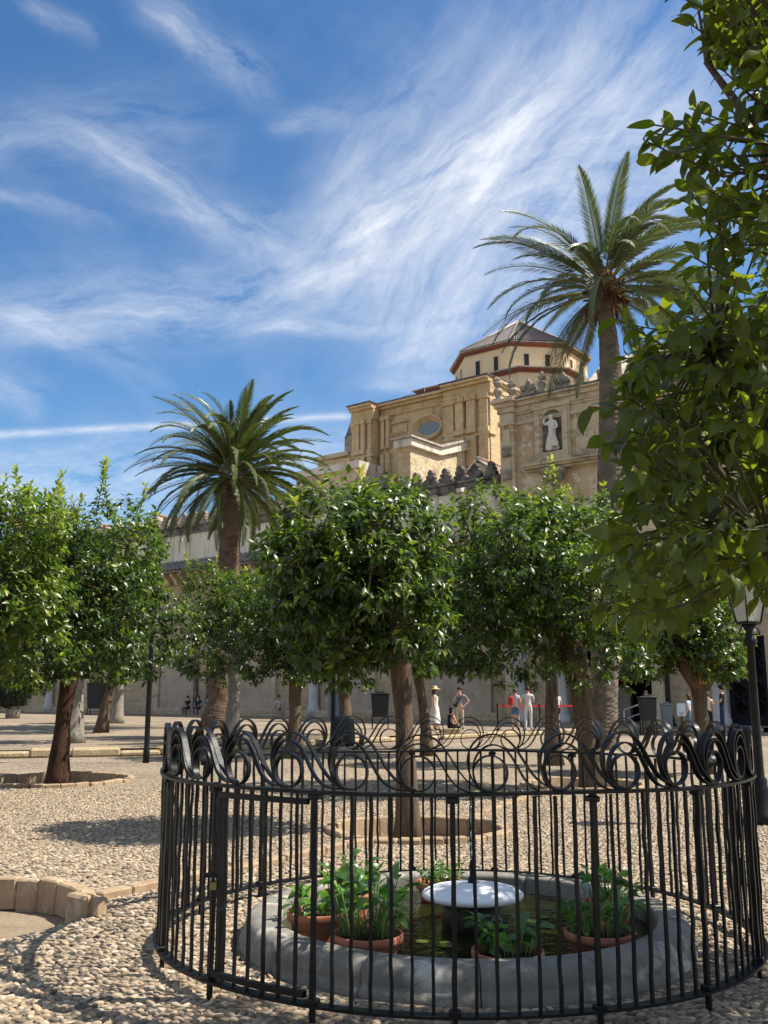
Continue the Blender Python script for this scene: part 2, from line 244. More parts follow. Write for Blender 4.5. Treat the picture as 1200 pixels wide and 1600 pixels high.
# ------------------------------------------------------------------ object helpers
def tag(o, label=None, cat=None, group=None, kind=None):
    if label: o['label'] = label
    if cat: o['category'] = cat
    if group: o['group'] = group
    if kind: o['kind'] = kind
    return o
def empty(name, loc, label, cat, group=None):
    o = bpy.data.objects.new(name, None); col.objects.link(o); o.location = loc
    o.empty_display_size = .1
    return tag(o, label, cat, group)
def link(name, me, parent=None, kind=None):
    o = bpy.data.objects.new(name, me); col.objects.link(o)
    if parent is not None:
        o.parent = parent; o.matrix_parent_inverse = Matrix.Translation(-parent.location)
    if kind: o['kind'] = kind
    return o
class MB:
    """collects shapes of one part, in world coordinates"""
    def __init__(s): s.v = []; s.f = []; s.m = []; s.cur = 0; s.sm = []
    def add(s, vs, fs, smooth=False):
        k = len(s.v); s.v.extend([tuple(v) for v in vs]); s.f.extend([tuple(i+k for i in f) for f in fs]); s.m.extend([s.cur]*len(fs)); s.sm.extend([smooth]*len(fs)); return s
    def box(s, c, sx, sy, sz, X=Vector((1, 0, 0)), Y=None, Z=Vector((0, 0, 1)), taper=1.0):
        c = Vector(c); X = Vector(X).normalized(); Z = Vector(Z).normalized(); Y = Z.cross(X) if Y is None else Y
        vs = []
        for k in (-.5, .5):
            q = taper if k > 0 else 1
            for a, b in ((-.5, -.5), (.5, -.5), (.5, .5), (-.5, .5)): vs.append(c+X*a*sx*q+Y*b*sy*q+Z*k*sz)
        return s.add(vs, [(3, 2, 1, 0), (4, 5, 6, 7), (0, 1, 5, 4), (1, 2, 6, 5), (2, 3, 7, 6), (3, 0, 4, 7)])
    def lathe(s, c, prof, n=16, smooth=True, cap=True, sxy=(1, 1), X=Vector((1, 0, 0)), Y=Vector((0, 1, 0)), Z=Vector((0, 0, 1)), a0=0):
        c = Vector(c); vs = []; fs = []
        for r, z in prof:
            for i in range(n):
                a = a0+2*math.pi*i/n; vs.append(c+X*(r*math.cos(a)*sxy[0])+Y*(r*math.sin(a)*sxy[1])+Z*z)
        for j in range(len(prof)-1):
            for i in range(n):
                i2 = (i+1) % n; fs.append((j*n+i, j*n+i2, (j+1)*n+i2, (j+1)*n+i))
        if cap:
            fs.append(tuple(range(n))[::-1]); fs.append(tuple(range((len(prof)-1)*n, len(prof)*n)))
        return s.add(vs, fs, smooth)
    def tube(s, pts, rad, n=8, smooth=True, jit=0, rng=None):
        pts = [Vector(p) for p in pts]
        if not hasattr(rad, '__len__'): rad = [rad]*len(pts)
        vs = []; fs = []; ref = Vector((.3, .9, .1))
        for i, p in enumerate(pts):
            t = (pts[min(i+1, len(pts)-1)]-pts[max(i-1, 0)]).normalized()
            if abs(t.dot(ref)) > .95: ref = Vector((1, 0, 0))
            a = (ref-t*ref.dot(t)).normalized(); b = t.cross(a); ref = a
            for k in range(n):
                an = 2*math.pi*k/n; r = rad[i]*(1+(rng.uniform(-jit, jit) if jit else 0)); vs.append(p+a*math.cos(an)*r+b*math.sin(an)*r)
        for j in range(len(pts)-1):
            for k in range(n):
                k2 = (k+1) % n; fs.append((j*n+k, j*n+k2, (j+1)*n+k2, (j+1)*n+k))
        fs.append(tuple(range(n))[::-1]); fs.append(tuple(range((len(pts)-1)*n, len(pts)*n)))
        return s.add(vs, fs, smooth)
    def prism(s, poly, thick, o=Vector((0, 0, 0)), X=Vector((1, 0, 0)), Z=Vector((0, 0, 1)), Y=Vector((0, 1, 0))):
        """polygon (x,z) in the X/Z plane extruded along +Y by thick"""
        n = len(poly); o = Vector(o)
        vs = [o+X*a+Z*b for a, b in poly]+[o+X*a+Z*b+Y*thick for a, b in poly]
        return s.add(vs, [tuple(range(n)), tuple(range(2*n-1, n-1, -1))]+[(i, i+n, (i+1) % n+n, (i+1) % n) for i in range(n)])
    def mesh(s, name, mats, bevel=0):
        me = bpy.data.meshes.new(name); me.from_pydata(s.v, [], s.f)
        for m in (mats if isinstance(mats, (list, tuple)) else [mats]): me.materials.append(m)
        me.polygons.foreach_set('material_index', s.m); me.polygons.foreach_set('use_smooth', s.sm)
        bm = bmesh.new(); bm.from_mesh(me)
        if bevel:
            ed = [e for e in bm.edges if len(e.link_faces) == 2 and e.calc_face_angle(0) > .6]
            bmesh.ops.bevel(bm, geom=ed, offset=bevel, segments=1, affect='EDGES', clamp_overlap=True)
        bmesh.ops.recalc_face_normals(bm, faces=bm.faces[:]); bm.to_mesh(me); bm.free()
        me.update(); return me
    def build(s, name, mats, parent=None, bevel=0, kind=None):
        return link(name, s.mesh(name, mats, bevel), parent, kind)
def soup(name, V, F, tint, material, parent=None, kind=None, smooth=False):
    """fast triangle soup; V (n,3) F (m,3) tint (m,)"""
    me = bpy.data.meshes.new(name); nf = len(F)
    me.vertices.add(len(V)); me.vertices.foreach_set('co', np.asarray(V, np.float32).ravel())
    me.loops.add(nf*3); me.polygons.add(nf)
    me.loops.foreach_set('vertex_index', np.asarray(F, np.int32).ravel())
    me.polygons.foreach_set('loop_start', np.arange(0, nf*3, 3, dtype=np.int32))
    if smooth: me.polygons.foreach_set('use_smooth', np.ones(nf, bool))
    at = me.attributes.new('tint', 'FLOAT', 'FACE'); at.data.foreach_set('value', np.asarray(tint, np.float32))
    me.materials.append(material); me.update(calc_edges=True); me.validate()
    return link(name, me, parent, kind)
def set_tint(me, v):
    at = me.attributes.new('tint', 'FLOAT', 'FACE'); at.data.foreach_set('value', np.full(len(me.polygons), v, np.float32))

# ------------------------------------------------------------------ ground, pits, terrace
TZ = .2
pits = [(-3.45, 7.85, 1.17, .22), (.42, 12.35, 1.12, .2), (-6.35, 19.25, 1.45, .24), (3.7, 18.4, 1.15, .2)]
bm = bmesh.new()
def loop(pts, z=0):
    vs = [bm.verts.new((x, y, z)) for x, y in pts]
    for i in range(len(vs)): bm.edges.new((vs[i], vs[(i+1) % len(vs)]))
loop([(-300, -60), (300, -60), (300, 400), (-300, 400)])
for x, y, r, d in pits: loop([(x+r*math.cos(a), y+r*math.sin(a)) for a in np.linspace(0, 2*math.pi, 40, endpoint=False)])
bmesh.ops.triangle_fill(bm, use_beauty=True, use_dissolve=False, edges=bm.edges[:])
bmesh.ops.recalc_face_normals(bm, faces=bm.faces[:])
if bm.faces[0].normal.z < 0: bmesh.ops.reverse_faces(bm, faces=bm.faces[:])
me = bpy.data.meshes.new('ground'); bm.to_mesh(me); bm.free(); me.materials.append(M['ground'])
ground = link('ground', me); tag(ground, kind='structure')
kerbline = [(-60, 24.0), (-10.3, 26.0), (-6.2, 27.3), (-.9, 34), (7.6, 41.7), (12, 43.5), (17, 43.8)]
tb = MB(); k = len(kerbline)
poly = kerbline+[(17.2, 44.2), (60, 10), (120, 300), (-200, 300), (-200, 24)]
poly = kerbline+[(30, 33.5), (120, 300), (-200, 300), (-200, 24)]
tb.add([(x, y, TZ) for x, y in poly], [tuple(range(len(poly)))])
terrace = tb.build('upper_paving', M['ground']); tag(terrace, kind='structure')
rng = random.Random(3)
kerb = empty('terrace_kerb', (-6.2, 27.3, 0), 'long low kerb of worn pale stones stepping up to the far paving', 'kerb')
for (x0, y0), (x1, y1) in zip(kerbline[:-1], kerbline[1:]):
    a, b = Vector((x0, y0, 0)), Vector((x1, y1, 0)); L = (b-a).length; d = (b-a)/L
    s = 0
    if x0 < -20: s = L-14
    while s < L-.3:
        l = min(rng.uniform(.7, 1.3), L-s)
        h = TZ+.01+rng.uniform(-.08, .04)
        m_ = MB().box(a+d*(s+l/2)+Vector((0, 0, h/2)), l+.01, .45+rng.uniform(-.12, .12), h, X=d)
        m_.build('kerb_stone', M['kerb'], kerb, bevel=.05); s += l
def tree_pit(x, y, r, depth, label, nb, brick_h, label_cat='tree pit', slope=False):
    e = empty('tree_pit', (x, y, -depth), label, label_cat, 'sunken tree pits in the pebble paving')
    b = MB(); b.lathe((x, y, -depth), [(r+.1, 0), (r*.7, .02), (r*.4, .05), (0.02, .04)], 40, cap=False)
    if slope: b.v = [(vx, vy, vz+(max(0, (y+r*.3-vy)/(r*1.3))*(depth-.012) if slope else 0)) for vx, vy, vz in b.v]
    b.build('earth_floor', M['dirt'], e)
    w_ = 2*math.pi*r/nb
    proto = [MB().box((0, 0, 0), w_*.94, .13, brick_h*q).mesh('brick', M['brick'], .014) for q in (1, .96, 1.05)]
    for i in range(nb):
        a = 2*math.pi*i/nb
        if slope and math.sin(a-.35) < .0: continue
        o = link('brick', proto[i % 3], e); o.location = (x+(r-.05)*math.cos(a)+rng.uniform(-.012, .012), y+(r-.05)*math.sin(a), -depth+brick_h/2+.0+rng.uniform(-.012, .012)); o.rotation_euler = (rng.uniform(-.07, .07), rng.uniform(-.06, .06), a+math.pi/2+rng.uniform(-.05, .05))
    return e
tree_pit(*pits[0], 'sunken earth tree pit edged with upright bricks at the left picture edge nearest the camera', 30, .28, slope=True)
tree_pit(*pits[1], 'sunken brick edged tree pit round the trunk just behind the iron fence', 26, .26)
tree_pit(*pits[2], 'shaded brick edged tree pit round the dark red trunk at left', 34, .31)
tree_pit(*pits[3], 'brick edged tree pit round the leaning trunk behind the right side of the fence', 26, .25)
# edging stones of the irrigation channels, along N
ch = empty('channel_edging', (-2.3, 8.4, 0), 'straight line of worn edging stones crossing the pebbles to the tree pit behind the fence', 'edging')
ch2 = empty('channel_edging', (1.1, 13.4, 0), 'straight line of edging stones between the two tree pits seen through the fence', 'edging')
def edging(root, a, b, wd=.13):
    a, b = Vector(a), Vector(b); L = (b-a).length; d = (b-a)/L; s = 0
    while s < L-.1:
        l = min(rng.uniform(.24, .42), L-s); h = .1+rng.uniform(-.012, .012)
        MB().box(a+d*(s+l/2)+Vector((0, 0, h/2-.045)), l-.012, wd, h, X=d).build('edging_stone', M['brick'], root, bevel=.012); s += l
edging(ch, (-2.35, 8.3, 0), (-.15, 11.4, 0)); edging(ch2, (1.1, 13.3, 0), (2.95, 17.55, 0))
for px, py, hh in ((126, 1428, .25), (143, 1428, .22)):
    g = GP(px, py, 0); MB().box(g+Vector((0, 0, .02)), .12, .26, hh, X=N).build('edging_stone', M['brick'], ch, bevel=.02)
gt = empty('channel_edging', (.95, 12.0, 0), 'short row of edging stones at the right end of the tree pit behind the fence', 'edging')
edging(gt, (.98, 11.35, 0), (1.5, 12.1, 0), .14)

# pebbles: the nearest 300 are objects, the rest one stuff part of the ground
def pebble_shape(sub):
    b = bmesh.new(); bmesh.ops.create_icosphere(b, subdivisions=sub, radius=1)
    bmesh.ops.delete(b, geom=[f for f in b.faces if f.calc_center_median().z < -.35], context='FACES')
    vs = np.array([v.co[:] for v in b.verts]); b.verts.index_update(); fs = np.array([[v.index for v in f.verts] for f in b.faces]); b.free()
    used = np.unique(fs); mp = -np.ones(len(vs), int); mp[used] = np.arange(len(used)); return vs[used], mp[fs]
nr = np.random.default_rng(5)
FC = Vector((.485, 7.07, 0)); FR = 2.0
def pebble_field(y0, y1, sx, sy, margin=.4):
    P = []
    j = 0; y = y0
    while y < y1:
        half = .42*y+margin
        xs = np.arange(-half+(j % 2)*sx/2, half, sx)
        P.append(np.stack([xs+nr.uniform(-.3, .3, len(xs))*sx, y+nr.uniform(-.3, .3, len(xs))*sy], 1)); y += sy; j += 1
    P = np.concatenate(P)
    keep = np.ones(len(P), bool)
    for x, y_, r, d in pits: keep &= np.hypot(P[:, 0]-x, P[:, 1]-y_) > r+.07
    keep &= np.hypot(P[:, 0]-.58, P[:, 1]-7.1) > 1.6
    for a, b in (((-2.35, 8.3), (-.15, 11.4)), ((1.1, 13.3), (2.95, 17.55)), ((.98, 11.35), (1.5, 12.1))):
        a, b = np.array(a), np.array(b); d = (b-a)/np.hypot(*(b-a)); q = P-a; t = q@d; dist = np.abs(q[:, 0]*d[1]-q[:, 1]*d[0]); keep &= ~((t > -.05) & (t < np.hypot(*(b-a))+.05) & (dist < .09))
    return P[keep]
def pebble_soup(P, shape, name, big):
    vs, fs = shape; n = len(P)
    a = nr.normal(0, .38, n)
    size = np.stack([nr.uniform(.024, .046, n)*big, nr.uniform(.013, .024, n)*big, nr.uniform(.010, .019, n)*big], 1)*nr.uniform(.62, .98, (n, 1))
    V = vs[None]*size[:, None]; tx = nr.normal(0, .22, n)
    V[:, :, 2] += V[:, :, 0]*np.tan(tx)[:, None]
    x = V[:, :, 0]*np.cos(a)[:, None]-V[:, :, 1]*np.sin(a)[:, None]; y = V[:, :, 0]*np.sin(a)[:, None]+V[:, :, 1]*np.cos(a)[:, None]
    V = np.stack([x+P[:, None, 0], y+P[:, None, 1], V[:, :, 2]+nr.uniform(-.006, .006, n)[:, None]], 2)
    F = fs[None]+(np.arange(n)*len(vs))[:, None, None]
    t = np.repeat(np.clip(nr.normal(.5, .3, n), 0, 1), len(fs))
    return soup(name, V.reshape(-1, 3), F.reshape(-1, 3), t, M['pebble'], ground, 'stuff', True)
PF = pebble_field(4.9, 10.5, .054, .034)
order = np.argsort(np.hypot(PF[:, 0], PF[:, 1])+(np.abs(PF[:, 0]) > .41*PF[:, 1])*9+(PF[:, 1] < 5.25)*9)
hi = pebble_shape(2)
pebble_soup(PF[order[300:]], hi, 'pebbles', 1)
pebble_soup(pebble_field(10.5, 18.0, .055, .037), pebble_shape(1), 'pebbles', .88)
pm = []
for k_ in range(8):
    me = bpy.data.meshes.new('pebble'); me.from_pydata((hi[0]*np.array([rng.uniform(.024, .042), rng.uniform(.013, .022), rng.uniform(.011, .02)])).tolist(), [], hi[1].tolist())
    me.polygons.foreach_set('use_smooth', [True]*len(me.polygons)); me.materials.append(M['pebble']); set_tint(me, rng.uniform(.05, .95)); pm.append(me)
for i in order[:300]:
    o = link('pebble', pm[rng.randrange(8)], ground); o.location = (PF[i, 0], PF[i, 1], rng.uniform(-.004, .006)); o.rotation_euler = (rng.gauss(0, .15), rng.gauss(0, .2), rng.gauss(0, .4))

# ------------------------------------------------------------------ building
def W(s, off, z): return OW+U*s+N*off+Vector((0, 0, z))
def WP(px, py, off):
    d = Vector(ray(px, py)); t = (off+OW.dot(N))/d.dot(N); p = d*t+Vector((0, 0, CZ)); return (p-OW).dot(U), p.z
def wbox(mb, s0, s1, o0, o1, z0, z1): return mb.box(W((s0+s1)/2, (o0+o1)/2, (z0+z1)/2), s1-s0, o1-o0, z1-z0, X=U, Y=N)
def wcyl(mb, s, off, prof, n=14, **k): return mb.lathe(W(s, off, 0), prof, n, X=U, Y=N, **k)
WZ = 14.2
# --- crenellated courtyard wall
wall = empty('courtyard_wall', W(-8, .5, 0), 'long limewashed courtyard wall topped by a row of dark stepped merlons', 'wall')
wbox(MB(), -62, 9.8, .3, 1.0, 0, 10.9).build('lower_wall', M['low_stone'], wall)
wbox(MB(), -62, 9.8, .1, 1.05, 10.9, WZ-.45).build('upper_wall', M['white_wall'], wall)
b = MB(); wbox(b, -62, 9.8, -.02, 1.1, WZ-.45, WZ-.3); wbox(b, -62, 9.8, .05, 1.05, WZ-.3, WZ+.12); wbox(b, -62, 9.8, -.06, 1.12, WZ+.12, WZ+.27); b.build('frieze', M['dark_stone'], wall, bevel=.03)
def merlon_mesh():
    prof = [(.52, 0), (.52, .2), (.36, .21), (.44, .30), (.42, .48), (.25, .49), (.34, .58), (.31, .74), (.15, .75), (.22, .84), (.18, .98), (.05, 1.1)]
    poly = prof+[(-a, z) for a, z in prof[::-1]]
    return MB().prism(poly, .4, o=(0, -.2, 0)).mesh('merlon', M['dark_stone'], bevel=.025)
mer = merlon_mesh()
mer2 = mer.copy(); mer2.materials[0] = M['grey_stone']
for i in range(48):
    s = 9.0-i*1.12
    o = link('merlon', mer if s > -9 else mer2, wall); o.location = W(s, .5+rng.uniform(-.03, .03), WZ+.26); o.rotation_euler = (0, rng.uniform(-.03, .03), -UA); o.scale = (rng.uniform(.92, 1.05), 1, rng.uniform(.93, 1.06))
# water spouts
for px, py in ((289, 842), (722, 765)):
    s, z = WP(px, py, -.3); b = MB(); b.box(W(s, -.25, z), .32, .9, .26, X=U, Y=(N+Vector((0, 0, .25))).normalized()); b.build('water_spout', M['white_wall'], wall)
# eave roof below the limewash
er = MB(); n = 260
s0, s1 = -60, 2
vs = []; fs = []
for i in range(n+1):
    s = s0+(s1-s0)*i/n
    for off, z in ((.12, 11.75), (-1.15, 11.02)): vs.append(W(s, off, z+.07*math.cos(i*math.pi)))
    vs.append(W(s, -1.15, 10.92+.03*math.cos(i*math.pi)))
for i in range(n): fs += [(3*i, 3*i+1, 3*i+4, 3*i+3), (3*i+1, 3*i+2, 3*i+5, 3*i+4)]
er.add(vs, fs); wbox(er, s0, s1, -1.0, .12, 10.72, 10.9); er.build('eave_roof', M['greytile'], wall)
cb = MB().prism([(0, 0), (-.95, 0), (-.95, -.2), (-.6, -.4), (-.35, -.8), (0, -.9)], .36, X=N, Y=U).mesh('corbel', M['trim'])
for i in range(30): o = link('corbel', cb, wall); o.location = W(-27+i*.95, .29, 10.72)
# bays of the lower wall: panels of plaster between stone piers
def bay(px0, px1, material, name, off=.24, ztop=8.5, zb=.2):
    a, c = WP(px0, 1100, 0)[0], WP(px1, 1100, 0)[0]
    return wbox(MB(), a, c, off, .32, zb, ztop).build(name, M[material], wall)
for p0, p1 in ((88, 124), (245, 299), (372, 421), (497, 577), (672, 752)): bay(p0, p1, 'plaster', 'plaster_panel')
for p0, p1, f in ((124, 142, 'trim'), (299, 304, 'dark_stone'), (319, 322, 'dark_stone'), (421, 428, 'plaster'), (236, 244, 'trim'), (752, 766, 'plaster'), (577, 583, 'trim')): bay(p0, p1, f, 'pier', .1)
wbox(MB(), -62, 9.0, -.35, .3, 0, .62).build('base_ledge', M['low_stone'], wall, bevel=.05)
for px in (76, 489): 
    s = WP(px, 1090, -.1)[0]; b = MB(); wcyl(b, s, -.05, [(.42, .2), (.42, .8), (.33, .9), (.30, 4.6), (.42, 4.9), (.5, 5.3)]); b.build('half_column', M['pale_column'], wall)
# --- nave gables behind the wall
NAVE = ('cream gable at the hidden far left end of the courtyard wall', 'leftmost visible cream gable with sunlit tiles behind the merlons', 'cream gable with sunlit tiles half hidden by the stout palm trunk', 'cream gable just right of the stout palm crown', 'cream gable hidden behind the top of the centre tree', 'cream gable beside the portal corner, below the church pier')
for i, s in enumerate((-32.3, -24.94, -17.55, -9.94, -2.0, 6.3)):
    e = empty('nave_roof', W(s, 2, 14), NAVE[i], 'roof', 'gabled nave roofs behind the courtyard wall')
    hw, zr, zb = 2.35, 16.0, 14.0
    MB().prism([(-hw, 12.5), (hw, 12.5), (hw, zb+.15), (0, zr-.12), (-hw, zb+.15)], .4, o=W(s, 1.6, 0), X=U, Y=N).build('gable', M['cream'], e)
    for sg in (-1, 1):
        vs = []; fs = []; m = 40; D_ = 10.0 if i != 5 else 6
        for j in range(m+1):
            o_ = 1.45+D_*j/m; rp = .055*(1 if j % 2 else -1)
            vs += [W(s, o_, zr+.08+rp), W(s+sg*(hw+.25), o_, zb+rp), W(s+sg*(hw+.25), o_, zb-.15)]
        for j in range(m): fs += [(3*j, 3*j+1, 3*j+4, 3*j+3), (3*j+1, 3*j+2, 3*j+5, 3*j+4)]
        MB().add(vs, fs).build('roof_slope', M['tile'], e)
    b = MB(); b.tube([W(s, 1.4, zr+.12), W(s, 1.45+D_, zr+.12)], .14, 8); b.build('ridge', M['tile'], e)
    b = MB()
    for sg in (-1, 1): b.tube([W(s, 1.45, zr+.06), W(s+sg*(hw+.28), 1.45, zb)], .09, 6)
    b.build('verge', M['paletile'], e)

# --- portal block with the statue niche
BO = -1.0; BZ = 18.3
blk = empty('portal_block', W(16, 0, 0), 'tall ochre stone portal block with the statue niche and finials along its cornice', 'building')
sL, sDa, sDb, sR = 9.62, WP(884, 1080, BO)[0], WP(1021, 1080, BO)[0], 34
b = MB(); wbox(b, sL+.9, sDa, BO, BO+1.2, 0, 7.5); wbox(b, sDb, WP(1136, 1080, BO)[0], BO, BO+1.2, 0, 7.5); wbox(b, WP(1200, 1080, BO)[0], sR, BO, BO+1.2, 0, 7.5)
wbox(b, sDa, sDb, BO, BO+1.2, 4.7, 7.5); wbox(b, WP(1136, 1080, BO)[0], WP(1200, 1080, BO)[0], BO, BO+1.2, 4.4, 7.5); b.build('lower_wall', M['low_stone'], blk)
wbox(MB(), sL+.9, sR, BO, BO+7, 7.5, BZ-1.35).build('upper_wall', M['facade'], blk)
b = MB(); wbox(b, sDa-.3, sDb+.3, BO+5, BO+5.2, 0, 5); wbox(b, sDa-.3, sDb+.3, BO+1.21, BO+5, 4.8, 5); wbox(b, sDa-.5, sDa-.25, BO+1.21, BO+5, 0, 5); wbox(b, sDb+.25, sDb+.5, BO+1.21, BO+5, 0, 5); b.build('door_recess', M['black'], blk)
wbox(MB(), WP(955, 1080, BO+3)[0], WP(984, 1080, BO+3)[0], BO+3, BO+3.3, 0, 2.0).build('inner_parapet', M['plaster'], blk)
# entablature
b = MB()
for z0, z1, p in ((BZ-1.35, BZ-1.1, .12), (BZ-1.1, BZ-.75, .02), (BZ-.75, BZ-.6, .1), (BZ-.6, BZ-.28, .16), (BZ-.28, BZ-.02, .3), (BZ-.02, BZ+.1, .5)):
    wbox(b, sL+.9-.002, sR, BO-p, BO+7, z0, z1)
b.build('cornice', M['trim'], blk, bevel=.02)
b = MB(); wbox(b, sL+.7, sR, BO-.52, BO+.6, BZ+.103, BZ+.2); b.build('cornice_coping', M['dark_stone'], blk)
# corner pilaster with bosses
b = MB(); wbox(b, sL, sL+.9, BO-.35, BO+3, 0, BZ-1.35); b.build('corner_pilaster', M['facade'], blk)
b = MB()
for z0, z1, p in ((BZ-1.35, BZ-1.1, .1), (BZ-1.1, BZ-.6, .02), (BZ-.6, BZ-.28, .12), (BZ-.28, BZ-.02, .25), (BZ-.02, BZ+.2, .42)): wbox(b, sL-p, sL+.9+p*.6, BO-.35-p, BO+3+p, z0, z1)
b.build('pilaster_capital', M['trim'], blk, bevel=.02)
wbox(MB(), sL+.22, sL+.68, BO-.42, BO-.349, 8, BZ-1.6).build('pilaster_strip', M['trim'], blk)
bs = MB().lathe((0, 0, 0), [(.26, -.3), (.32, -.1), (.22, 0), (.32, .1), (.26, .3)], 8).mesh('boss', M['grey_stone'])
for z in np.arange(8.6, BZ-1.9, 1.35): o = link('boss', bs, blk); o.location = W(sL+.45, BO-.42, z); o.rotation_euler = (0, 0, -UA)
# niche, statue, bracket
ns, nz0 = WP(866, 707, BO)[0], 14.95
b = MB(); H = 2.35
wbox(b, ns-1.1, ns-.62, BO-.22, BO, nz0-.4, nz0+H+.25); wbox(b, ns+.62, ns+1.1, BO-.22, BO, nz0-.4, nz0+H+.25); wbox(b, ns-1.2, ns+1.2, BO-.32, BO, nz0+H+.25, nz0+H+.5)
for sg in (-1, 1): wbox(b, ns+sg*.86-.14, ns+sg*.86+.14, BO-.3, BO-.21, nz0-.3, nz0+H+.1)
arc = [(.62, 0)]+[(.62*math.cos(a), .62*math.sin(a)) for a in np.linspace(0, math.pi, 14)][1:-1]+[(-.62, 0), (-.62, .72), (.62, .72)]
b.prism(arc, .2, o=W(ns, BO-.2, nz0+H-.47), X=U, Y=N); b.build('niche_frame', M['trim'], blk, bevel=.02)
b = MB(); wbox(b, ns-.62, ns+.62, BO-.03, BO-.004, nz0-.3, nz0+H+.25); b.build('niche_back', M['dark_stone'], blk)  # flat dark sheet: its colour stands in for the shade inside the niche
b = MB(); 
for a0, p, z0, z1 in ((1.25, .5, nz0-.62, nz0-.42), (1.05, .42, nz0-.42, nz0-.1), (.8, .4, nz0-.1, nz0+.02)): wbox(b, ns-a0, ns+a0, BO-p, BO, z0, z1)
b.build('niche_sill', M['trim'], blk, bevel=.02)
b = MB()
for z0, z1, p in ((13.98, 14.12, .35), (14.12, 14.25, .55), (14.25, 14.36, .68)): wbox(b, ns-1.5-p*.4, ns+8, BO-p, BO, z0, z1)
b.build('string_course', M['trim'], blk, bevel=.02)
b = MB(); b.lathe(W(ns, BO, 0), [(.08, 12.75), (.16, 12.85), (.1, 12.95), (.3, 13.2), (.5, 13.4), (.55, 13.55), (.8, 13.75), (.95, 13.97)], 12, X=U, Y=N)
for k in range(5): b.lathe(W(ns-.5+.25*k, BO-.55+abs(k-2)*.1, 13.5), [(.02, -.3), (.1, -.1), (.13, .1), (.04, .3)], 6, X=U, Y=N)
b.build('bracket', M['grey_stone'], blk)
def skin_mesh(name, joints, bones, mats, bone_mat, sub=1):
    names = list(joints); idx = {n_: i for i, n_ in enumerate(names)}
    me = bpy.data.meshes.new(name); me.from_pydata([joints[n_][0] for n_ in names], [(idx[a], idx[c]) for a, c in bones], [])
    o = bpy.data.objects.new('tmp', me); col.objects.link(o)
    md = o.modifiers.new('s', 'SKIN'); md.use_smooth_shade = True
    for i, n_ in enumerate(names):
        r = joints[n_][1]; me.skin_vertices[0].data[i].radius = r if hasattr(r, '__len__') else (r, r); me.skin_vertices[0].data[i].use_root = (i == 0)
    sd = o.modifiers.new('d', 'SUBSURF'); sd.levels = sub; sd.render_levels = sub
    ev = o.evaluated_get(bpy.context.evaluated_depsgraph_get()); out = bpy.data.meshes.new_from_object(ev); out.name = name
    bpy.data.objects.remove(o); 
    out.materials.clear()
    for m in mats: out.materials.append(m)
    if len(mats) > 1:
        segs = [(Vector(joints[a][0]), Vector(joints[c][0]), bone_mat(a, c)) for a, c in bones]
        for p in out.polygons:
            best = None
            for a, c, f in segs:
                d = c-a; t = max(0, min(1, (p.center-a).dot(d)/max(d.length_squared, 1e-9))); q = (p.center-a-d*t).length
                if best is None or q < best[0]: best = (q, f, t)
            p.material_index = best[1](best[2], p.center) if callable(best[1]) else best[1]
    return out
jt = {'pel': ((0, 0, .95), (.24, .2)), 'wai': ((.03, 0, 1.2), (.19, .15)), 'che': ((.02, -.02, 1.45), (.22, .16)), 'nec': ((0, -.02, 1.66), .07), 'hea': ((-.02, -.05, 1.8), (.12, .13)), 'top': ((-.02, -.04, 1.95), .08),
      'sl': ((-.22, -.02, 1.5), .09), 'el': ((-.4, -.12, 1.45), .075), 'hl': ((-.36, -.2, 1.72), .06), 'sr': ((.24, -.02, 1.5), .09), 'er': ((.36, -.12, 1.22), .075), 'hr': ((.1, -.25, 1.15), .06),
      'kn': ((-.1, -.08, .55), (.25, .2)), 'ft': ((-.2, 0, .05), (.3, .22)), 'kr': ((.16, -.02, .5), (.18, .18)), 'fr': ((.14, 0, .05), (.22, .2)), 'dr': ((.3, .02, .3), (.1, .1))}
sm = skin_mesh('statue', jt, [('pel', 'wai'), ('wai', 'che'), ('che', 'nec'), ('nec', 'hea'), ('hea', 'top'), ('che', 'sl'), ('sl', 'el'), ('el', 'hl'), ('che', 'sr'), ('sr', 'er'), ('er', 'hr'), ('pel', 'kn'), ('kn', 'ft'), ('pel', 'kr'), ('kr', 'fr'), ('kr', 'dr')], [M['statue']], None, 2)
st = link('statue', sm); st.location = W(ns, BO-.22, nz0+.02); st.rotation_euler = (0, 0, -UA); st.scale = (1.1, .8, 1.13); tag(st, 'white stone draped figure standing in the niche of the ochre facade', 'statue')
for px, py, a0, h0 in ((915, 690, .55, .75), (1012, 700, .6, .8)):
    s, z = WP(px, py, BO); b = MB(); wbox(b, s-a0, s+a0, BO-.08, BO, z-h0, z+h0); b.lathe(W(s, BO-.08, z-.1), [(.42, .0), (.36, -.07), (.12, -.12)], 12, X=U, Y=Vector((0, 0, 1)), Z=N); b.lathe(W(s, BO-.08, z+.45), [(.2, .0), (.16, -.06), (.05, -.1)], 8, X=U, Y=Vector((0, 0, 1)), Z=N); b.build('relief_panel', M['trim'], blk, bevel=.02)
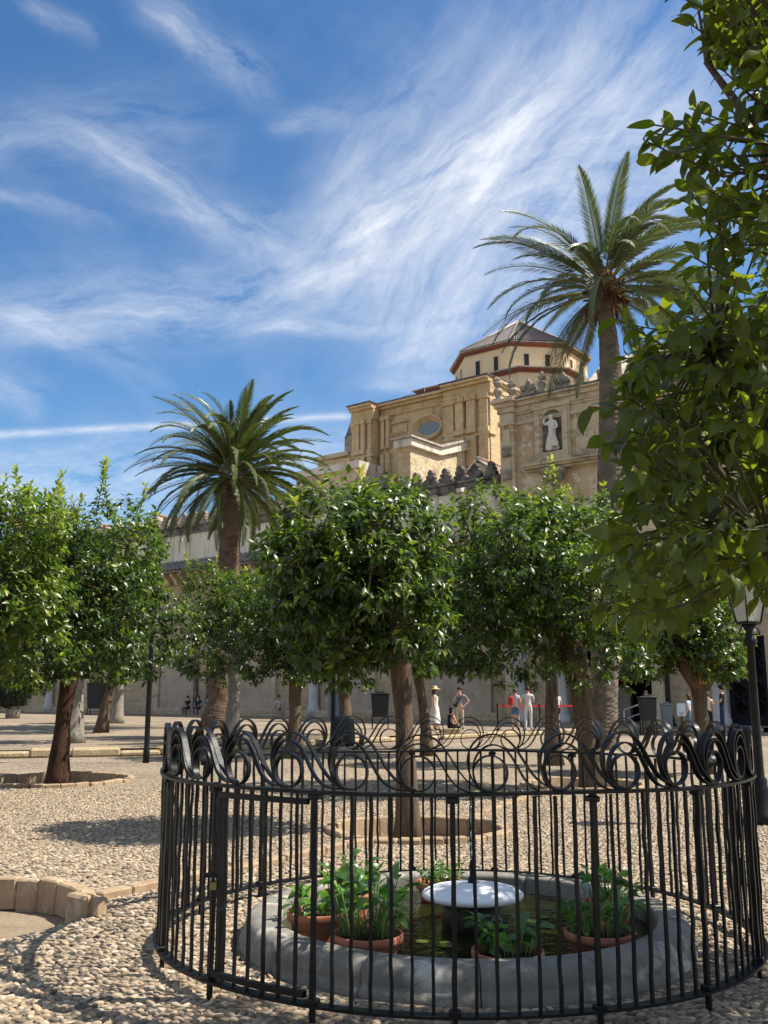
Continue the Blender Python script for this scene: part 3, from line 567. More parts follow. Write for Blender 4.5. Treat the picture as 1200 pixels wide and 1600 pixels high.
# finials on the cornice
def urn(px, py_top, kind):
    s, zt = WP(px, py_top, BO-.1); h = max(1.0, zt-(BZ+.2)); c = W(s, BO-.05, BZ+.2); b = MB(); r = .24
    if kind == 'urn':
        b.box(c+Vector((0, 0, .12)), .5, .5, .24, X=U); b.lathe(c+Vector((0, 0, .2)), [(a*r*1.25, z*(h-.2)) for a, z in ((.9, 0), (.5, .08), (.75, .2), (1, .33), (.8, .45), (.35, .52), (.8, .6), (.95, .7), (.45, .78), (.6, .86), (.15, .95), (.02, 1))], 10)
    elif kind == 'scroll':
        b.box(c+Vector((0, 0, .12)), .9, .42, .24, X=U)
        b.prism([(x*.5, .2+z*(h-.2)) for x, z in ((-.95, 0), (-1, .3), (-.7, .42), (-.82, .6), (-.4, .62), (-.3, .8), (-.12, .84), (-.1, 1), (.1, 1), (.12, .84), (.3, .8), (.4, .62), (.82, .6), (.7, .42), (1, .3), (.95, 0))], .22, o=c-N*.11, X=U, Y=N)
        for sg in (-1, 1): b.lathe(c+U*sg*.3+Vector((0, 0, .2+.3*h))-N*.2, [(.02, -.1), (.16, -.08), (.2, 0), (.16, .08), (.02, .1)], 8, X=U, Y=Vector((0, 0, 1)), Z=N)
    else:
        b.box(c+Vector((0, 0, .2)), .5, .5, .4, X=U); b.box(c+Vector((0, 0, .4+(h-.7)/2)), .42, .42, h-.7, X=U, taper=.25); b.lathe(c+Vector((0, 0, h-.3)), [(.03, 0), (.13, .1), (.13, .2), (.02, .3)], 8)
    b.build('finial', M['grey_stone'], blk, bevel=.015)
for px, py, k_ in ((777, 588, 'urn'), (799, 592, 'urn'), (825, 592, 'scroll'), (846, 579, 'urn'), (879, 581, 'scroll'), (908, 564, 'obelisk'), (946, 572, 'scroll'), (985, 556, 'urn'), (1030, 556, 'scroll'), (1068, 545, 'urn')): urn(px, py, k_)
# columns beside the doors
for px, mt in ((816, 'pale_column'), (880, 'pale_column'), (1034, 'sunstone'), (1128, 'pale_column')):
    s = WP(px, 1100, BO)[0]; b = MB()
    wcyl(b, s, BO-.25, [(.5, 0), (.5, .5), (.42, .55), (.45, .7), (.36, .8), (.34, 3.0), (.4, 3.05), (.36, 3.12)]); wcyl(b, s, BO-.25, [(.36, 3.12), (.42, 3.4), (.62, 3.8)], n=8); wbox(b, s-.62, s+.62, BO-.8, BO-.0, 3.8, 4.1)
    b.build('door_column', M[mt], blk)
# lattice gate
g0, g1 = WP(1137, 1080, BO)[0], WP(1199, 1080, BO)[0]
gate = empty('lattice_gate', W((g0+g1)/2, BO+.3, 0), 'dark wooden lattice gate in the right arch of the portal wall', 'gate')
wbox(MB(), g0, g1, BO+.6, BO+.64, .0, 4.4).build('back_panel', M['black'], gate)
b = MB(); wbox(b, g0, g1, BO+.3, BO+.5, 0, .5)
for s in (g0+.1, (g0+g1)/2, g1-.1): wbox(b, s-.1, s+.1, BO+.28, BO+.52, 0, 4.4)
for z in (.6, 2.3, 4.2): wbox(b, g0, g1, BO+.3, BO+.5, z-.09, z+.09)
b.build('gate_frame', M['cloth_black'], gate)
sl = MB().box((0, 0, 0), .09, .08, 1.05).mesh('lattice_slat', M['cloth_black'])
hwid = (g1-g0)/2
for c_ in (g0+hwid/2, g1-hwid/2):
    for z in (1.03, 1.87, 2.72, 3.55):
        for dx in (-.4, .4):
            for sg in (-1, 1):
                o = link('lattice_slat', sl, gate); o.location = W(c_+dx, BO+.4+.05*sg, z); q = Matrix.Rotation(-UA, 4, 'Z') @ Matrix.Rotation(sg*R(43), 4, 'Y'); o.rotation_euler = q.to_euler()
# tiled roof behind the block
pr = empty('portal_roof', W(22, 6, BZ), 'pale tiled gabled roof shining behind the portal cornice', 'roof')
MB().prism([(1.1, 17.8), (11, 17.8), (6, 22.2)], .4, o=W(13.3, 0, 0), X=N, Y=-U).build('gable', M['facade'], pr)
for nm, quad in (('front_slope', [(12.85, 1.0, 18.2), (34, 1.0, 18.2), (34, 6, 22.35), (12.85, 6, 22.35)]), ('back_slope', [(12.85, 11, 18.2), (34, 11, 18.2), (34, 6, 22.35), (12.85, 6, 22.35)])):
    A_, B_, C_, D_ = [W(*q) for q in quad]; vs = []; fs = []; m = 120
    nrm = (B_-A_).cross(D_-A_).normalized()
    for j in range(m+1):
        f = j/m; h = nrm*(.06*(1 if j % 2 else -1)); vs += [A_.lerp(B_, f)+h, D_.lerp(C_, f)+h]
    for j in range(m): fs.append((2*j, 2*j+2, 2*j+3, 2*j+1))
    MB().add(vs, fs).build(nm, M['paletile'], pr)

# --- church mass behind
CO = 10.0; CZT = 24.2
chu = empty('church_transept', W(-4, CO+4, 0), 'warm stone church transept with an oval window and clustered pilasters above the courtyard wall', 'building')
wbox(MB(), -10.1, 2.6, CO, CO+14, 10, CZT-.9).build('transept_wall', M['church'], chu)
b = MB()
for z0, z1, p in ((CZT-.9, CZT-.7, .15), (CZT-.7, CZT-.3, .05), (CZT-.3, CZT-.1, .35), (CZT-.1, CZT+.1, .6)): wbox(b, -10.102, 2.602+p*.5, CO-p, CO+14, z0, z1)
b.build('cornice', M['church'], chu, bevel=.03)
wbox(MB(), -10.2, 2.9, CO-.58, CO+14, CZT+.102, CZT+.2).build('roof_edge', M['slate'], chu)
def cluster(s0, s1, name):
    wbox(MB(), s0, s1, CO-.9, CO, 10, CZT-.9).build(name, M['church'], chu)
    n_ = 4; w_ = (s1-s0)/n_
    for i in range(n_):
        c = s0+w_*(i+.5); b = MB(); p = CO-.9-(.42 if i in (1, 2) else .2)
        wbox(b, c-w_*.36, c+w_*.36, p, CO-.89, 20.6, CZT-1.5); wbox(b, c-w_*.46, c+w_*.46, p-.1, CO-.89, CZT-1.5, CZT-1.15); wbox(b, c-w_*.46, c+w_*.46, p-.1, CO-.89, 20.2, 20.6); wbox(b, c-w_*.42, c+w_*.42, p-.05, CO-.89, 17.8, 20.0)
        b.build('pilaster', M['church'], chu, bevel=.03)
    for grp in (((19.98, 20.2, 1.2),), ((17.5, 17.78, 1.2),), ((CZT-1.15, CZT-.7, 1.05), (CZT-.7, CZT-.3, 1.0), (CZT-.3, CZT-.1, 1.3), (CZT-.1, CZT+.09, 1.5))):
        b = MB()
        for z0, z1, p in grp: wbox(b, s0-.12, s1+.12, CO-p, CO-.3, z0, z1)
        b.build('pier_moulding', M['church'], chu, bevel=.03)
    wbox(MB(), s0-.2, s1+.2, CO-1.52, CO, CZT+.092, CZT+.2).build('pier_cap', M['slate'], chu)
cluster(-10.3, -8.2, 'left_pier'); cluster(-1.3, 2.6, 'right_pier')
for s in (-7.7, -7.2, -1.75):
    b = MB(); wbox(b, s-.17, s+.17, CO-.4, CO, 20.6, CZT-1.3); wbox(b, s-.22, s+.22, CO-.48, CO, CZT-1.3, CZT-.92); wbox(b, s-.2, s+.2, CO-.46, CO, 17.5, 20.2); b.build('pilaster', M['church'], chu, bevel=.03)
def oculus(s, z, rx, rz, depth, name, half=False):
    nseg = 40; vs = []; fs = []
    rings = ((1.62, 0), (1.62, -depth*1.1), (1.5, -depth*1.15), (1.42, -depth*.8), (1.02, -.08), (1.0, -.05))
    for q, o_ in rings:
        for i in range(nseg):
            a = 2*math.pi*i/nseg; ex = (q-1)*rx*.75
            vs.append(W(s+(rx+ex)*math.cos(a), CO+o_, z+(rz+ex)*math.sin(a)))
    for j in range(len(rings)-1):
        for i in range(nseg): fs.append((j*nseg+i, j*nseg+(i+1) % nseg, (j+1)*nseg+(i+1) % nseg, (j+1)*nseg+i))
    f = MB().add(vs, fs, True).build(name, M['church'], chu)
    g = MB().prism([(rx*1.0*math.cos(a), rz*1.0*math.sin(a)) for a in np.linspace(0, 2*math.pi, 40, endpoint=False)], .03, o=W(s, CO-.05, z), X=U, Y=N).build('blind_panel' if half else 'window_pane', M['church' if half else 'glass'], f)
so, zo = WP(671, 669, CO); oculus(so, zo, 1.0, .5, .38, 'oval_window')
sh, zh = WP(708, 692, CO); oculus(sh, zh, .62, .75, .32, 'arched_window')
sa, za = WP(617, 715, CO); oculus(sa, za, .6, 1.6, .3, 'blind_arch', True)
for px, py in ((625, 672), (706, 652)):
    s, z = WP(px, py, CO); b = MB(); wbox(b, s-.75, s+.75, CO-.1, CO, z-.3, z+.3); wbox(b, s-.55, s+.55, CO-.14, CO-.09, z-.18, z+.18); wbox(b, s-.9, s+.9, CO-.22, CO, z+.55, z+.66); b.build('relief_panel', M['church'], chu, bevel=.02)
# sun-facing buttress wall
but = empty('buttress_wall', W(.67, 5, 0), 'sunlit pale buttress wall with a notched coping beside the church pier', 'building')
bz = 18.45
b = MB(); b.prism([(2, 10), (CO, 10), (CO, 19.4), (5.3, bz-.55), (2, bz-.55)], 1.0, o=W(.67, 0, 0), X=N, Y=-U); b.build('buttress_face', M['sunstone'], but)
wbox(MB(), -.33-.04, .66, 1.985, 2.0, 10, bz-.5).build('shaded_end', M['church'], but)  # thin sheet of darker stone puts the end's shade into its colour
b = MB(); b.prism([(1.75, bz-.55), (5.35, bz-.55), (CO, 19.4), (CO, 20.15), (5.25, bz+.02), (1.75, bz+.02)], 1.5, o=W(.92, 0, 0), X=N, Y=-U); b.build('coping', M['white_wall'], but, bevel=.05)
b = MB(); b.prism([(1.6, bz+.02), (5.28, bz+.02), (CO, 20.15), (CO, 20.28), (5.2, bz+.15), (1.6, bz+.15)], 1.8, o=W(1.07, 0, 0), X=N, Y=-U); b.build('coping_cap', M['paletile'], but)
# small blocks at the left end of the church
sb = empty('side_chapel', W(-12, 9, 0), 'low stepped stone parapets left of the church beside the palm crown', 'building')
a_, zt = WP(497, 715, 9); c_, _ = WP(546, 706, 9)
b = MB(); wbox(b, a_, c_, 9, 14, 10, zt-.35); b.build('chapel_wall', M['church'], sb)
b = MB(); wbox(b, a_-.25, c_, 8.75, 14, zt-.35, zt); b.build('chapel_cornice', M['trim'], sb)
a2, z2 = WP(463, 732, 6); c2, z3 = WP(548, 742, 6)
b = MB(); wbox(b, a2, c2+1, 6, 8.5, 10, z2-.9); b.build('lower_parapet', M['facade'], sb)
b = MB(); wbox(b, a2-.2, c2+1, 5.75, 8.6, z2-.9, z2-.35); b.build('parapet_coping', M['white_wall'], sb)
a3, z3 = WP(541, 716, 9.2)
b = MB(); wbox(b, WP(524, 716, 9)[0], WP(556, 716, 9)[0], 8.2, 8.99, 10, WP(540, 716, 8.2)[1]); b.build('pier_base', M['church'], sb)
pin = empty('pinnacle', W(-11.6, CO+4, 20), 'thin dark pointed pinnacle at the left edge of the church', 'pinnacle')
s, zt = WP(549.5, 655, CO+4); _, zm = WP(549.5, 682, CO+4)
b = MB(); wbox(b, s-.45, s+.45, CO+3.6, CO+4.4, 12, zm); b.build('shaft', M['grey_stone'], pin)
b = MB(); b.lathe(W(s, CO+4, zm), [(.55, 0), (.5, .1), (.02, zt-zm)], 8); b.build('spire', M['slate'], pin)
for px, py, h in ((663, 607, 1.0), (576, 633, .5)):
    s, z = WP(px, py, CO+1); m_ = MB(); m_.tube([W(s, CO+1, CZT+.1), W(s, CO+1, CZT+.2+h)], .05, 6); tag(m_.build('roof_rod', M['iron']), 'thin metal rod standing on the church cornice' + (', taller one in the middle' if px > 600 else ', short one at its left end'), 'rod')
cbl = MB(); p0, p1, p2 = W(WP(540, 640, CO+1)[0], CO+1, CZT+.55), W(WP(576, 633, CO+1)[0], CO+1, CZT+.65), W(WP(663, 607, CO+1)[0], CO+1, CZT+1.15)
cbl.tube([p1.lerp(p2, t) - Vector((0, 0, .3*t*(1-t)*2)) for t in np.linspace(0, 1, 9)], .018, 4); tag(cbl.build('lightning_cable', M['iron']), 'thin cable strung between the rods on the church roof', 'cable')
# --- lantern tower
lan = empty('lantern_tower', (12.6, 86.4, 20), 'cream octagonal lantern tower with brick red bands and a dark ribbed pyramid roof', 'tower')
C0 = Vector((12.75, 86.2, 0)); ap = 5.75
def octa(r, z, rot=0): 
    return [C0+U*(r/math.cos(R(22.5))*math.cos(R(22.5+45*i)))+N*(r/math.cos(R(22.5))*math.sin(R(22.5+45*i)))+Vector((0, 0, z)) for i in range(8)]
def octprism(mb, r, z0, z1, r1=None):
    a, c = octa(r, z0), octa(r1 or r, z1); return mb.add(a+c, [tuple(range(8))[::-1], tuple(range(8, 16))]+[(i, (i+1) % 8, 8+(i+1) % 8, 8+i) for i in range(8)])
ZE = 31.6; ZB = 29.0
octprism(MB(), ap, 20, ZE+.16).build('upper_drum', M['cream'], lan)
b = MB(); octprism(b, ap+.14, ZE+.16, ZE+.3); octprism(b, ap+.3, ZE+.3, ZE+.48); b.build('red_cornice', M['redband'], lan)
octprism(MB(), ap+.42, ZE+.482, ZE+.56).build('eave_edge', M['paletile'], lan)
top = C0+Vector((0, 0, 36.4)); e0 = octa(ap+.42, ZE+.57)
for i in range(8):
    A_, B_ = e0[i], e0[(i+1) % 8]; vs = []; fs = []; m = 44
    nrm = (B_-A_).cross(top-A_).normalized(); nrm = nrm if nrm.z > 0 else -nrm
    for j in range(m+1):
        f = j/m; h = nrm*(.1 if j % 2 else 0); P_ = A_.lerp(B_, f); q = 1-abs(2*f-1)
        vs += [P_+h, P_.lerp(top, .995)+h*.1]
    for j in range(m): fs.append((2*j, 2*j+2, 2*j+3, 2*j+1))
    MB().add(vs, fs).build('roof_face', M['paletile'] if i in (3, 4) else M['slate'], lan)
b = MB()
for i in range(8): b.tube([e0[i]+Vector((0, 0, .08)), top+Vector((0, 0, .08))], .1, 6)
b.build('roof_hip', M['paletile'], lan)
# windows: two per visible face; faces: normal -N (left-front), diagonal, +U
def face_frame(i):
    a, c = octa(ap, 0)[i], octa(ap, 0)[(i+1) % 8]; X = (c-a).normalized(); mid = (a+c)/2; Yo = (mid-C0); Yo.z = 0; return a, c, X, Yo.normalized()
for i in range(8):
    a, c, X, Yo = face_frame(i)
    for t in (.3, .7):
        p = a.lerp(c, t)
        fr = MB().box(p+Yo*.0+Vector((0, 0, 30.35)), .62, .14, 1.55, X=X).build('window_surround', M['cream'], lan)
        MB().box(p+Yo*.06+Vector((0, 0, 30.35)), .44, .05, 1.42, X=X).build('window_opening', M['darkglass'], fr)
# lower body: square with chamfered corner toward the court
hb = 7.6
def sq(r, z, chf):
    q = [(-r, -r), (r-chf, -r), (r, -r+chf), (r, r), (-r, r)]; return [C0+U*x+N*y+Vector((0, 0, z)) for x, y in q]
def sqprism(mb, r, z0, z1, chf=2.9):
    a, c = sq(r, z0, chf), sq(r, z1, chf); n_ = 5; return mb.add(a+c, [tuple(range(n_))[::-1], tuple(range(n_, 2*n_))]+[(i, (i+1) % n_, n_+(i+1) % n_, n_+i) for i in range(n_)])
hb = 6.7
sqprism(MB(), hb, 18, ZB-.2).build('lower_body', M['cream'], lan)
b = MB(); sqprism(b, hb+.18, ZB-.2, ZB-.06, 3.0); sqprism(b, hb+.36, ZB-.06, ZB+.1, 3.1); b.build('red_band', M['redband'], lan)
sqprism(MB(), hb+.55, ZB+.102, ZB+.2, 3.15).build('band_tiles', M['paletile'], lan)
a, c = sq(hb, 0, 2.9)[1], sq(hb, 0, 2.9)[2]; X = (c-a).normalized(); Yo = Vector((X.y, -X.x, 0)); mid = (a+c)/2
if Yo.y > 0: Yo = -Yo
arcp = [(-.95, -3)]+[(.95*math.cos(t), .95*math.sin(t)) for t in np.linspace(math.pi, 0, 14)]+[(.95, -3)]
outer = [(-1.15, -3)]+[(1.15*math.cos(t), 1.15*math.sin(t)) for t in np.linspace(math.pi, 0, 14)]+[(1.15, -3)]
MB().prism(outer, .1, o=mid+Vector((0, 0, 27.3)), X=X, Y=Yo).build('arch_niche', M['cream'], lan)
MB().prism(arcp, .02, o=mid+Yo*.1+Vector((0, 0, 27.3)), X=X, Y=Yo).build('niche_wall', M['facade'], lan)
MB().prism([(x*.55-.25, z*.55-.9) for x, z in arcp], .02, o=mid+Yo*.125+Vector((0, 0, 27.0)), X=X, Y=Yo).build('window_opening', M['darkglass'], lan)

# ------------------------------------------------------------------ fence
fence = empty('round_iron_fence', (FC.x, FC.y, 0), 'round black wrought iron fence with scroll cresting enclosing the fountain', 'fence')
ZR0, ZR1 = .10, 1.145
def hoop(r, z, wd, th, name, a0=0, a1=2*math.pi, n=120):
    b = MB(); vs = []; fs = []; full = abs(a1-a0-2*math.pi) < 1e-6; m = n if full else n+1
    for i in range(m):
        a = a0+(a1-a0)*i/n; wob = .006*math.sin(3*a+1)+.004*math.sin(7*a)
        for rr, zz in ((r-wd/2, z-th/2), (r+wd/2, z-th/2), (r+wd/2, z+th/2), (r-wd/2, z+th/2)): vs.append((FC.x+rr*math.sin(a), FC.y-rr*math.cos(a), zz+wob*(1 if z > .5 else .6)))
    for i in range(n):
        j = (i+1) % m
        for k in range(4): fs.append((4*i+k, 4*j+k, 4*j+(k+1) % 4, 4*i+(k+1) % 4))
    return b.add(vs, fs).build(name, M['iron'], fence)
hoop(FR, ZR0, .07, .014, 'bottom_rail'); hoop(FR, ZR1, .062, .016, 'top_rail')
NP, PER = 17, 7; A0 = R(-25.1); DA = 2*math.pi/(NP*PER)
def bar_mesh(wd, z0, z1, amp, name, seg=9):
    b = MB(); pts = [Vector((rng.uniform(-amp, amp) if 0 < i < seg else 0, rng.uniform(-amp, amp) if 0 < i < seg else 0, z0+(z1-z0)*i/seg)) for i in range(seg+1)]
    vs = []; fs = []; tw = rng.uniform(-.4, .4)
    for i, p in enumerate(pts):
        t_ = tw*i/seg+math.pi/4; r = wd*.72*(1+rng.uniform(-.1, .1))
        for k in range(4): vs.append(p+Vector((math.cos(t_+k*math.pi/2)*r, math.sin(t_+k*math.pi/2)*r, 0)))
    for j in range(seg):
        for k in range(4): fs.append((4*j+k, 4*j+(k+1) % 4, 4*j+4+(k+1) % 4, 4*j+4+k))
    fs += [(3, 2, 1, 0), (4*seg, 4*seg+1, 4*seg+2, 4*seg+3)]
    return b.add(vs, fs).mesh(name, M['iron'])
bars = [bar_mesh(.0158, ZR0+.005, ZR1-.006, .0042, 'bar') for _ in range(7)]
posts = [bar_mesh(.025, 0, ZR1+.012, .003, 'post') for _ in range(3)]
collar = MB().box((0, 0, 0), .062, .062, .03).mesh('collar', M['iron'], .006)
def onring(o, a, r=FR, z=0): o.location = (FC.x+r*math.sin(a), FC.y-r*math.cos(a), z); o.rotation_euler = (0, 0, a); return o
for i in range(NP*PER):
    a = A0+i*DA
    if i % PER == 0:
        o = onring(link('post', posts[i//PER % 3], fence), a)
        for z in (ZR0+.016, ZR1-.025): c_ = link('collar', collar, o); c_.matrix_parent_inverse = Matrix.Identity(4); c_.location = (0, 0, z)
    else: onring(link('bar', bars[rng.randrange(7)], fence), a, FR+rng.uniform(-.006, .006))
# gate leaf just left of the front
ga0, ga1 = A0-PER*DA+.02, A0-.02
hoop(FR, ZR1-.05, .03, .03, 'gate_top_rail', ga0, ga1, 20); hoop(FR+.012, ZR0+.05, .034, .03, 'gate_bottom_rail', ga0, ga1, 20)
onring(link('gate_stile', bar_mesh(.032, ZR0+.03, ZR1-.05, .001, 'gate_stile'), fence), ga0+.012, FR-.01)
lk = MB(); pa = ga0-.005; pl = Vector((FC.x+(FR+.02)*math.sin(pa), FC.y-(FR+.02)*math.cos(pa), .60)); lk.box(pl, .034, .02, .04)
lko = lk.build('padlock', M['brass']); tag(lko, 'small brass padlock hanging on the left gate post of the round fence', 'padlock')
sh_ = MB(); sh_.tube([pl+Vector((.014*math.cos(t), 0, .025+.03*math.sin(t))) for t in np.linspace(0, math.pi, 9)], .005, 6); link('shackle', sh_.mesh('shackle', M['steel']), lko)
b = MB(); b.box(pl+Vector((0, 0.01, .055)), .1, .03, .022); b.build('latch', M['iron'], fence)
# scroll cresting
NU = 34; UA_ = 2*math.pi/NU; SC = .00063*1.0
def strip(pts, wd, th, name):
    P_ = [Vector((x, 0, z)) for x, z in pts]
    for _ in range(2):                # Chaikin smoothing
        Q = [P_[0]]
        for a, c in zip(P_[:-1], P_[1:]): Q += [a.lerp(c, .25), a.lerp(c, .75)]
        P_ = Q+[P_[-1]]
    vs = []; fs = []
    for i, p in enumerate(P_):
        t = (P_[min(i+1, len(P_)-1)]-P_[max(i-1, 0)]).normalized(); nn = Vector((-t.z, 0, t.x))
        for o_, yy in ((-th/2, -wd/2), (th/2, -wd/2), (th/2, wd/2), (-th/2, wd/2)):
            q = p+nn*o_; a = q.x/FR; r = FR-yy
            vs.append((r*math.sin(a), -r*math.cos(a), q.z))
    for j in range(len(P_)-1):
        for k in range(4): fs.append((4*j+k, 4*j+(k+1) % 4, 4*j+4+(k+1) % 4, 4*j+4+k))
    fs += [(3, 2, 1, 0), tuple(range(4*len(P_)-4, 4*len(P_)))]
    return MB().add(vs, fs, False).mesh(name, M['iron'])
pz = lambda L: [(x*SC, z*SC) for x, z in L]
ring_m = strip([(.088*math.sin(t), .1-.088*math.cos(t)) for t in np.linspace(-.15, 2*math.pi*1.02, 26)],   .034, .0078, 'scroll_ring')
med_m = strip(pz([(-20, 12), (-95, 40), (-145, 130), (-158, 225), (-125, 320), (-60, 385), (20, 405), (95, 380), (160, 315), (215, 215), (280, 105), (350, 45), (430, 18), (520, 14)]),   .034, .0078, 'scroll_band')
big_m = strip(pz([(-60, 14), (-130, 70), (-180, 170), (-195, 270), (-160, 385), (-80, 455), (15, 478), (110, 455), (190, 385), (255, 285), (320, 180), (395, 95), (480, 45), (560, 24)]),   .034, .0078, 'scroll_crest')
for i in range(NU):
    for m_ in (ring_m, med_m, big_m):
        o = link(m_.name, m_, fence); o.location = (FC.x, FC.y, ZR1+.006); o.rotation_euler = (rng.uniform(-.004, .004), rng.uniform(-.004, .004), i*UA_+.03+rng.uniform(-.006, .006))

# ------------------------------------------------------------------ basin, water, cap, pots
BC = Vector((.56, 7.1, 0)); BRo, BRi, BZr = 1.52, 1.30, .19
basin = empty('fountain_basin', BC, 'round low grey stone fountain basin with a rounded rim inside the iron fence', 'basin')
NS = 14
for k in range(NS):
    a0, a1 = 2*math.pi*k/NS+.2, 2*math.pi*(k+1)/NS+.2; prof = [(BRo+.03, -.02), (BRo+.03, .04), (BRo, .06), (BRo, .075), (BRo, BZr-.085), (BRo-.006, BZr-.055), (BRo-.022, BZr-.026), (BRo-.05, BZr-.008), (BRo-.085, BZr), (BRo-.1, BZr), (BRi+.04, BZr), (BRi+.02, BZr-.003), (BRi+.005, BZr-.012), (BRi, BZr-.03), (BRi, -.02)]
    vs = []; fs = []; m = 10; npf = len(prof); dz = rng.uniform(-.004, .004); dr = rng.uniform(-.004, .004)
    for i in range(m+1):
        a = a0+.0025+(a1-a0-.005)*i/m
        for r, z in prof: vs.append(BC+Vector(((r+dr)*math.cos(a), (r+dr)*math.sin(a), z+dz)))
    for i in range(m):
        for j in range(npf-1): fs.append((i*npf+j, i*npf+j+1, (i+1)*npf+j+1, (i+1)*npf+j))
    fs += [tuple(range(npf)), tuple(range(m*npf, m*npf+npf))[::-1]]
    MB().add(vs, fs, True).build('rim_stone', M['basin'], basin)
b = MB(); b.lathe(BC+Vector((0, 0, .06)), [(BRi+.01, 0), (.001, 0)], 64, cap=False); wat = b.build('water', M['water']); tag(wat, kind='structure')
for i in range(9):
    a, r = rng.uniform(.1, 1.5), rng.uniform(.3, 1.2)
    if i > 5: a = rng.uniform(4, 5)
    b = MB(); rr = rng.uniform(.035, .06); b.prism([(0, 0)]+[(rr*math.cos(t), rr*math.sin(t)) for t in np.linspace(.2, 6.0, 12)], .004, o=BC+Vector((r*math.cos(a), r*math.sin(a), .063)), X=Vector((1, 0, 0)), Z=Vector((0, 1, 0)), Y=Vector((0, 0, 1)))
    o = b.build('lily_pad', M['lily']); set_tint(o.data, rng.random()); tag(o, 'small floating lily pad on the green water round the fountain', 'lily pad', 'lily pads floating on the pond')
cap = empty('fountain_pedestal', BC+Vector((.06, 0, .06)), 'white domed stone cap on a dark stem in the middle of the fountain', 'fountain')
cc = BC+Vector((.06, 0, 0))
b = MB(); b.lathe(cc, [(.19, .0), (.19, .05), (.22, .08), (.215, .25)], 24); b.build('stem', M['dark_stem'], cap)
b = MB(); b.lathe(cc, [(.05, .25), (.33, .252), (.352, .262), (.355, .285), (.34, .298), (.30, .315), (.22, .332), (.13, .346), (.05, .353), (.001, .355)], 48); b.build('cap_dome', M['white_stone'], cap)
b = MB(); b.lathe(cc, [(.035, .350), (.03, .38), (.018, .40), (.018, .44), (.026, .45), (.014, .5), (.010, .53)], 10); b.build('nozzle', M['iron'], cap)
pts = []; 
b = MB(); b.tube([cc+Vector((rng.uniform(-.004, .004), 0, .53+.34*t)) for t in np.linspace(0, 1, 14)], [.0035+rng.uniform(-.0022, .0025) for _ in range(14)], 6)
for _ in range(46):
    t = rng.random(); p = cc+Vector((rng.gauss(0, .014+.02*t), rng.gauss(0, .014), .5+.4*t)); b.lathe(p, [(.0005, -.005), (.004, 0), (.0005, .006)], 5)
tag(b.build('water_jet', M['jet'], None), 'thin jet of water rising from the white fountain cap', 'water jet')
# pots with arrow-leaved plants
def leaf_obj_mesh(L, Wd, curl, name, material, nseg=6, fold=.25):
    vs = []; fs = []
    for i in range(nseg+1):
        t = i/nseg; wd = Wd*(math.sin(math.pi*min(1, t**.85*.97+.03)))*.5; ang = curl*t*t
        x = L*(math.sin(ang)/max(ang, 1e-4))*t if curl else L*t; z = -L*t*(1-math.cos(ang))/max(ang, 1e-4) if curl else 0
        wv = math.sin(t*9)*.04*Wd
        vs += [(x, wd, z+wd*fold*2*.5+wv), (x, 0, z), (x, -wd, z+wd*fold-wv)]
    for i in range(nseg):
        k = 3*i; fs += [(k, k+1, k+4, k+3), (k+1, k+2, k+5, k+4)]
    me = bpy.data.meshes.new(name); me.from_pydata(vs, [], fs); me.materials.append(material); me.polygons.foreach_set('use_smooth', [True]*len(fs)); set_tint(me, rng.uniform(.1, .9)); return me
pot_leaves = [leaf_obj_mesh(rng.uniform(.095, .15), rng.uniform(.045, .065), rng.uniform(.3, 1.1), 'plant_leaf', M['potleaf']) for _ in range(12)]
small_leaves = [leaf_obj_mesh(rng.uniform(.05, .08), rng.uniform(.022, .03), rng.uniform(.2, .8), 'plant_leaf', M['potleaf'], 3) for _ in range(8)]
def pot(x, y, zr, r, nl, h, spread, label, plabel, leaves, tilt=0):
    z0 = .0; e = empty('terracotta_pot', (x, y, z0), label, 'pot', 'terracotta pots standing in the fountain')
    b = MB(); c = Vector((x, y, 0)); hh = max(.16, zr+.02)
    b.lathe(c, [(r*.66, zr-hh), (r*.8, zr-hh*.5), (r*.9, zr-.06), (r*.91, zr-.055), (r*.985, zr-.05), (r, zr-.03), (r, zr-.008), (r*.985, zr), (r*.93, zr), (r*.91, zr-.012), (r*.86, zr-.06)], 36, cap=False); b.build('pot_body', M['terracotta'], e)
    b = MB(); b.lathe(c, [(r*.87, zr-.05), (.001, zr-.035)], 24, cap=False); b.build('pot_soil', M['soil'], e)
    pe = empty('potted_plant', (x, y, zr-.04), plabel, 'plant', 'leafy plants in the fountain pots')
    sb_ = MB()
    for i in range(int(nl*.66)):
        a = rng.uniform(0, 6.283); q = r*.72*math.sqrt(rng.random()); base = c+Vector((q*math.cos(a), q*math.sin(a), zr-.05))
        le = rng.uniform(.35, 1)*h; out = spread*(.25+.75*q/r)*rng.uniform(.5, 1.3); a2 = a+rng.gauss(0, .5)
        tip = base+Vector((math.cos(a2)*out*le, math.sin(a2)*out*le, le)); mid = base.lerp(tip, .5)+Vector((0, 0, .03*le))
        sb_.tube([base, mid, tip], [.006, .005, .0035], 5)
        for k in range(2 if len(leaves) > 8 else 3):
            o = link('plant_leaf', leaves[rng.randrange(len(leaves))], pe)
            o.location = tip if k == 0 else mid.lerp(tip, rng.random()); ap_ = a2+rng.gauss(0, .7)+k*2; el = rng.uniform(-.2, 1.15)
            o.rotation_euler = (Matrix.Rotation(ap_, 3, 'Z') @ Matrix.Rotation(-el, 3, 'Y') @ Matrix.Rotation(rng.gauss(0, .5), 3, 'X')).to_euler(); sc_ = rng.uniform(.75, 1.25); o.scale = (sc_,)*3
    sb_.build('stems', M['potstem'], pe)
pot(-.10, 6.27, .215, .22, 72, .37, .48, 'large terracotta pot at the front left of the fountain, with the tallest plant', 'tallest leafy plant, bright green, at the front left of the fountain', pot_leaves)
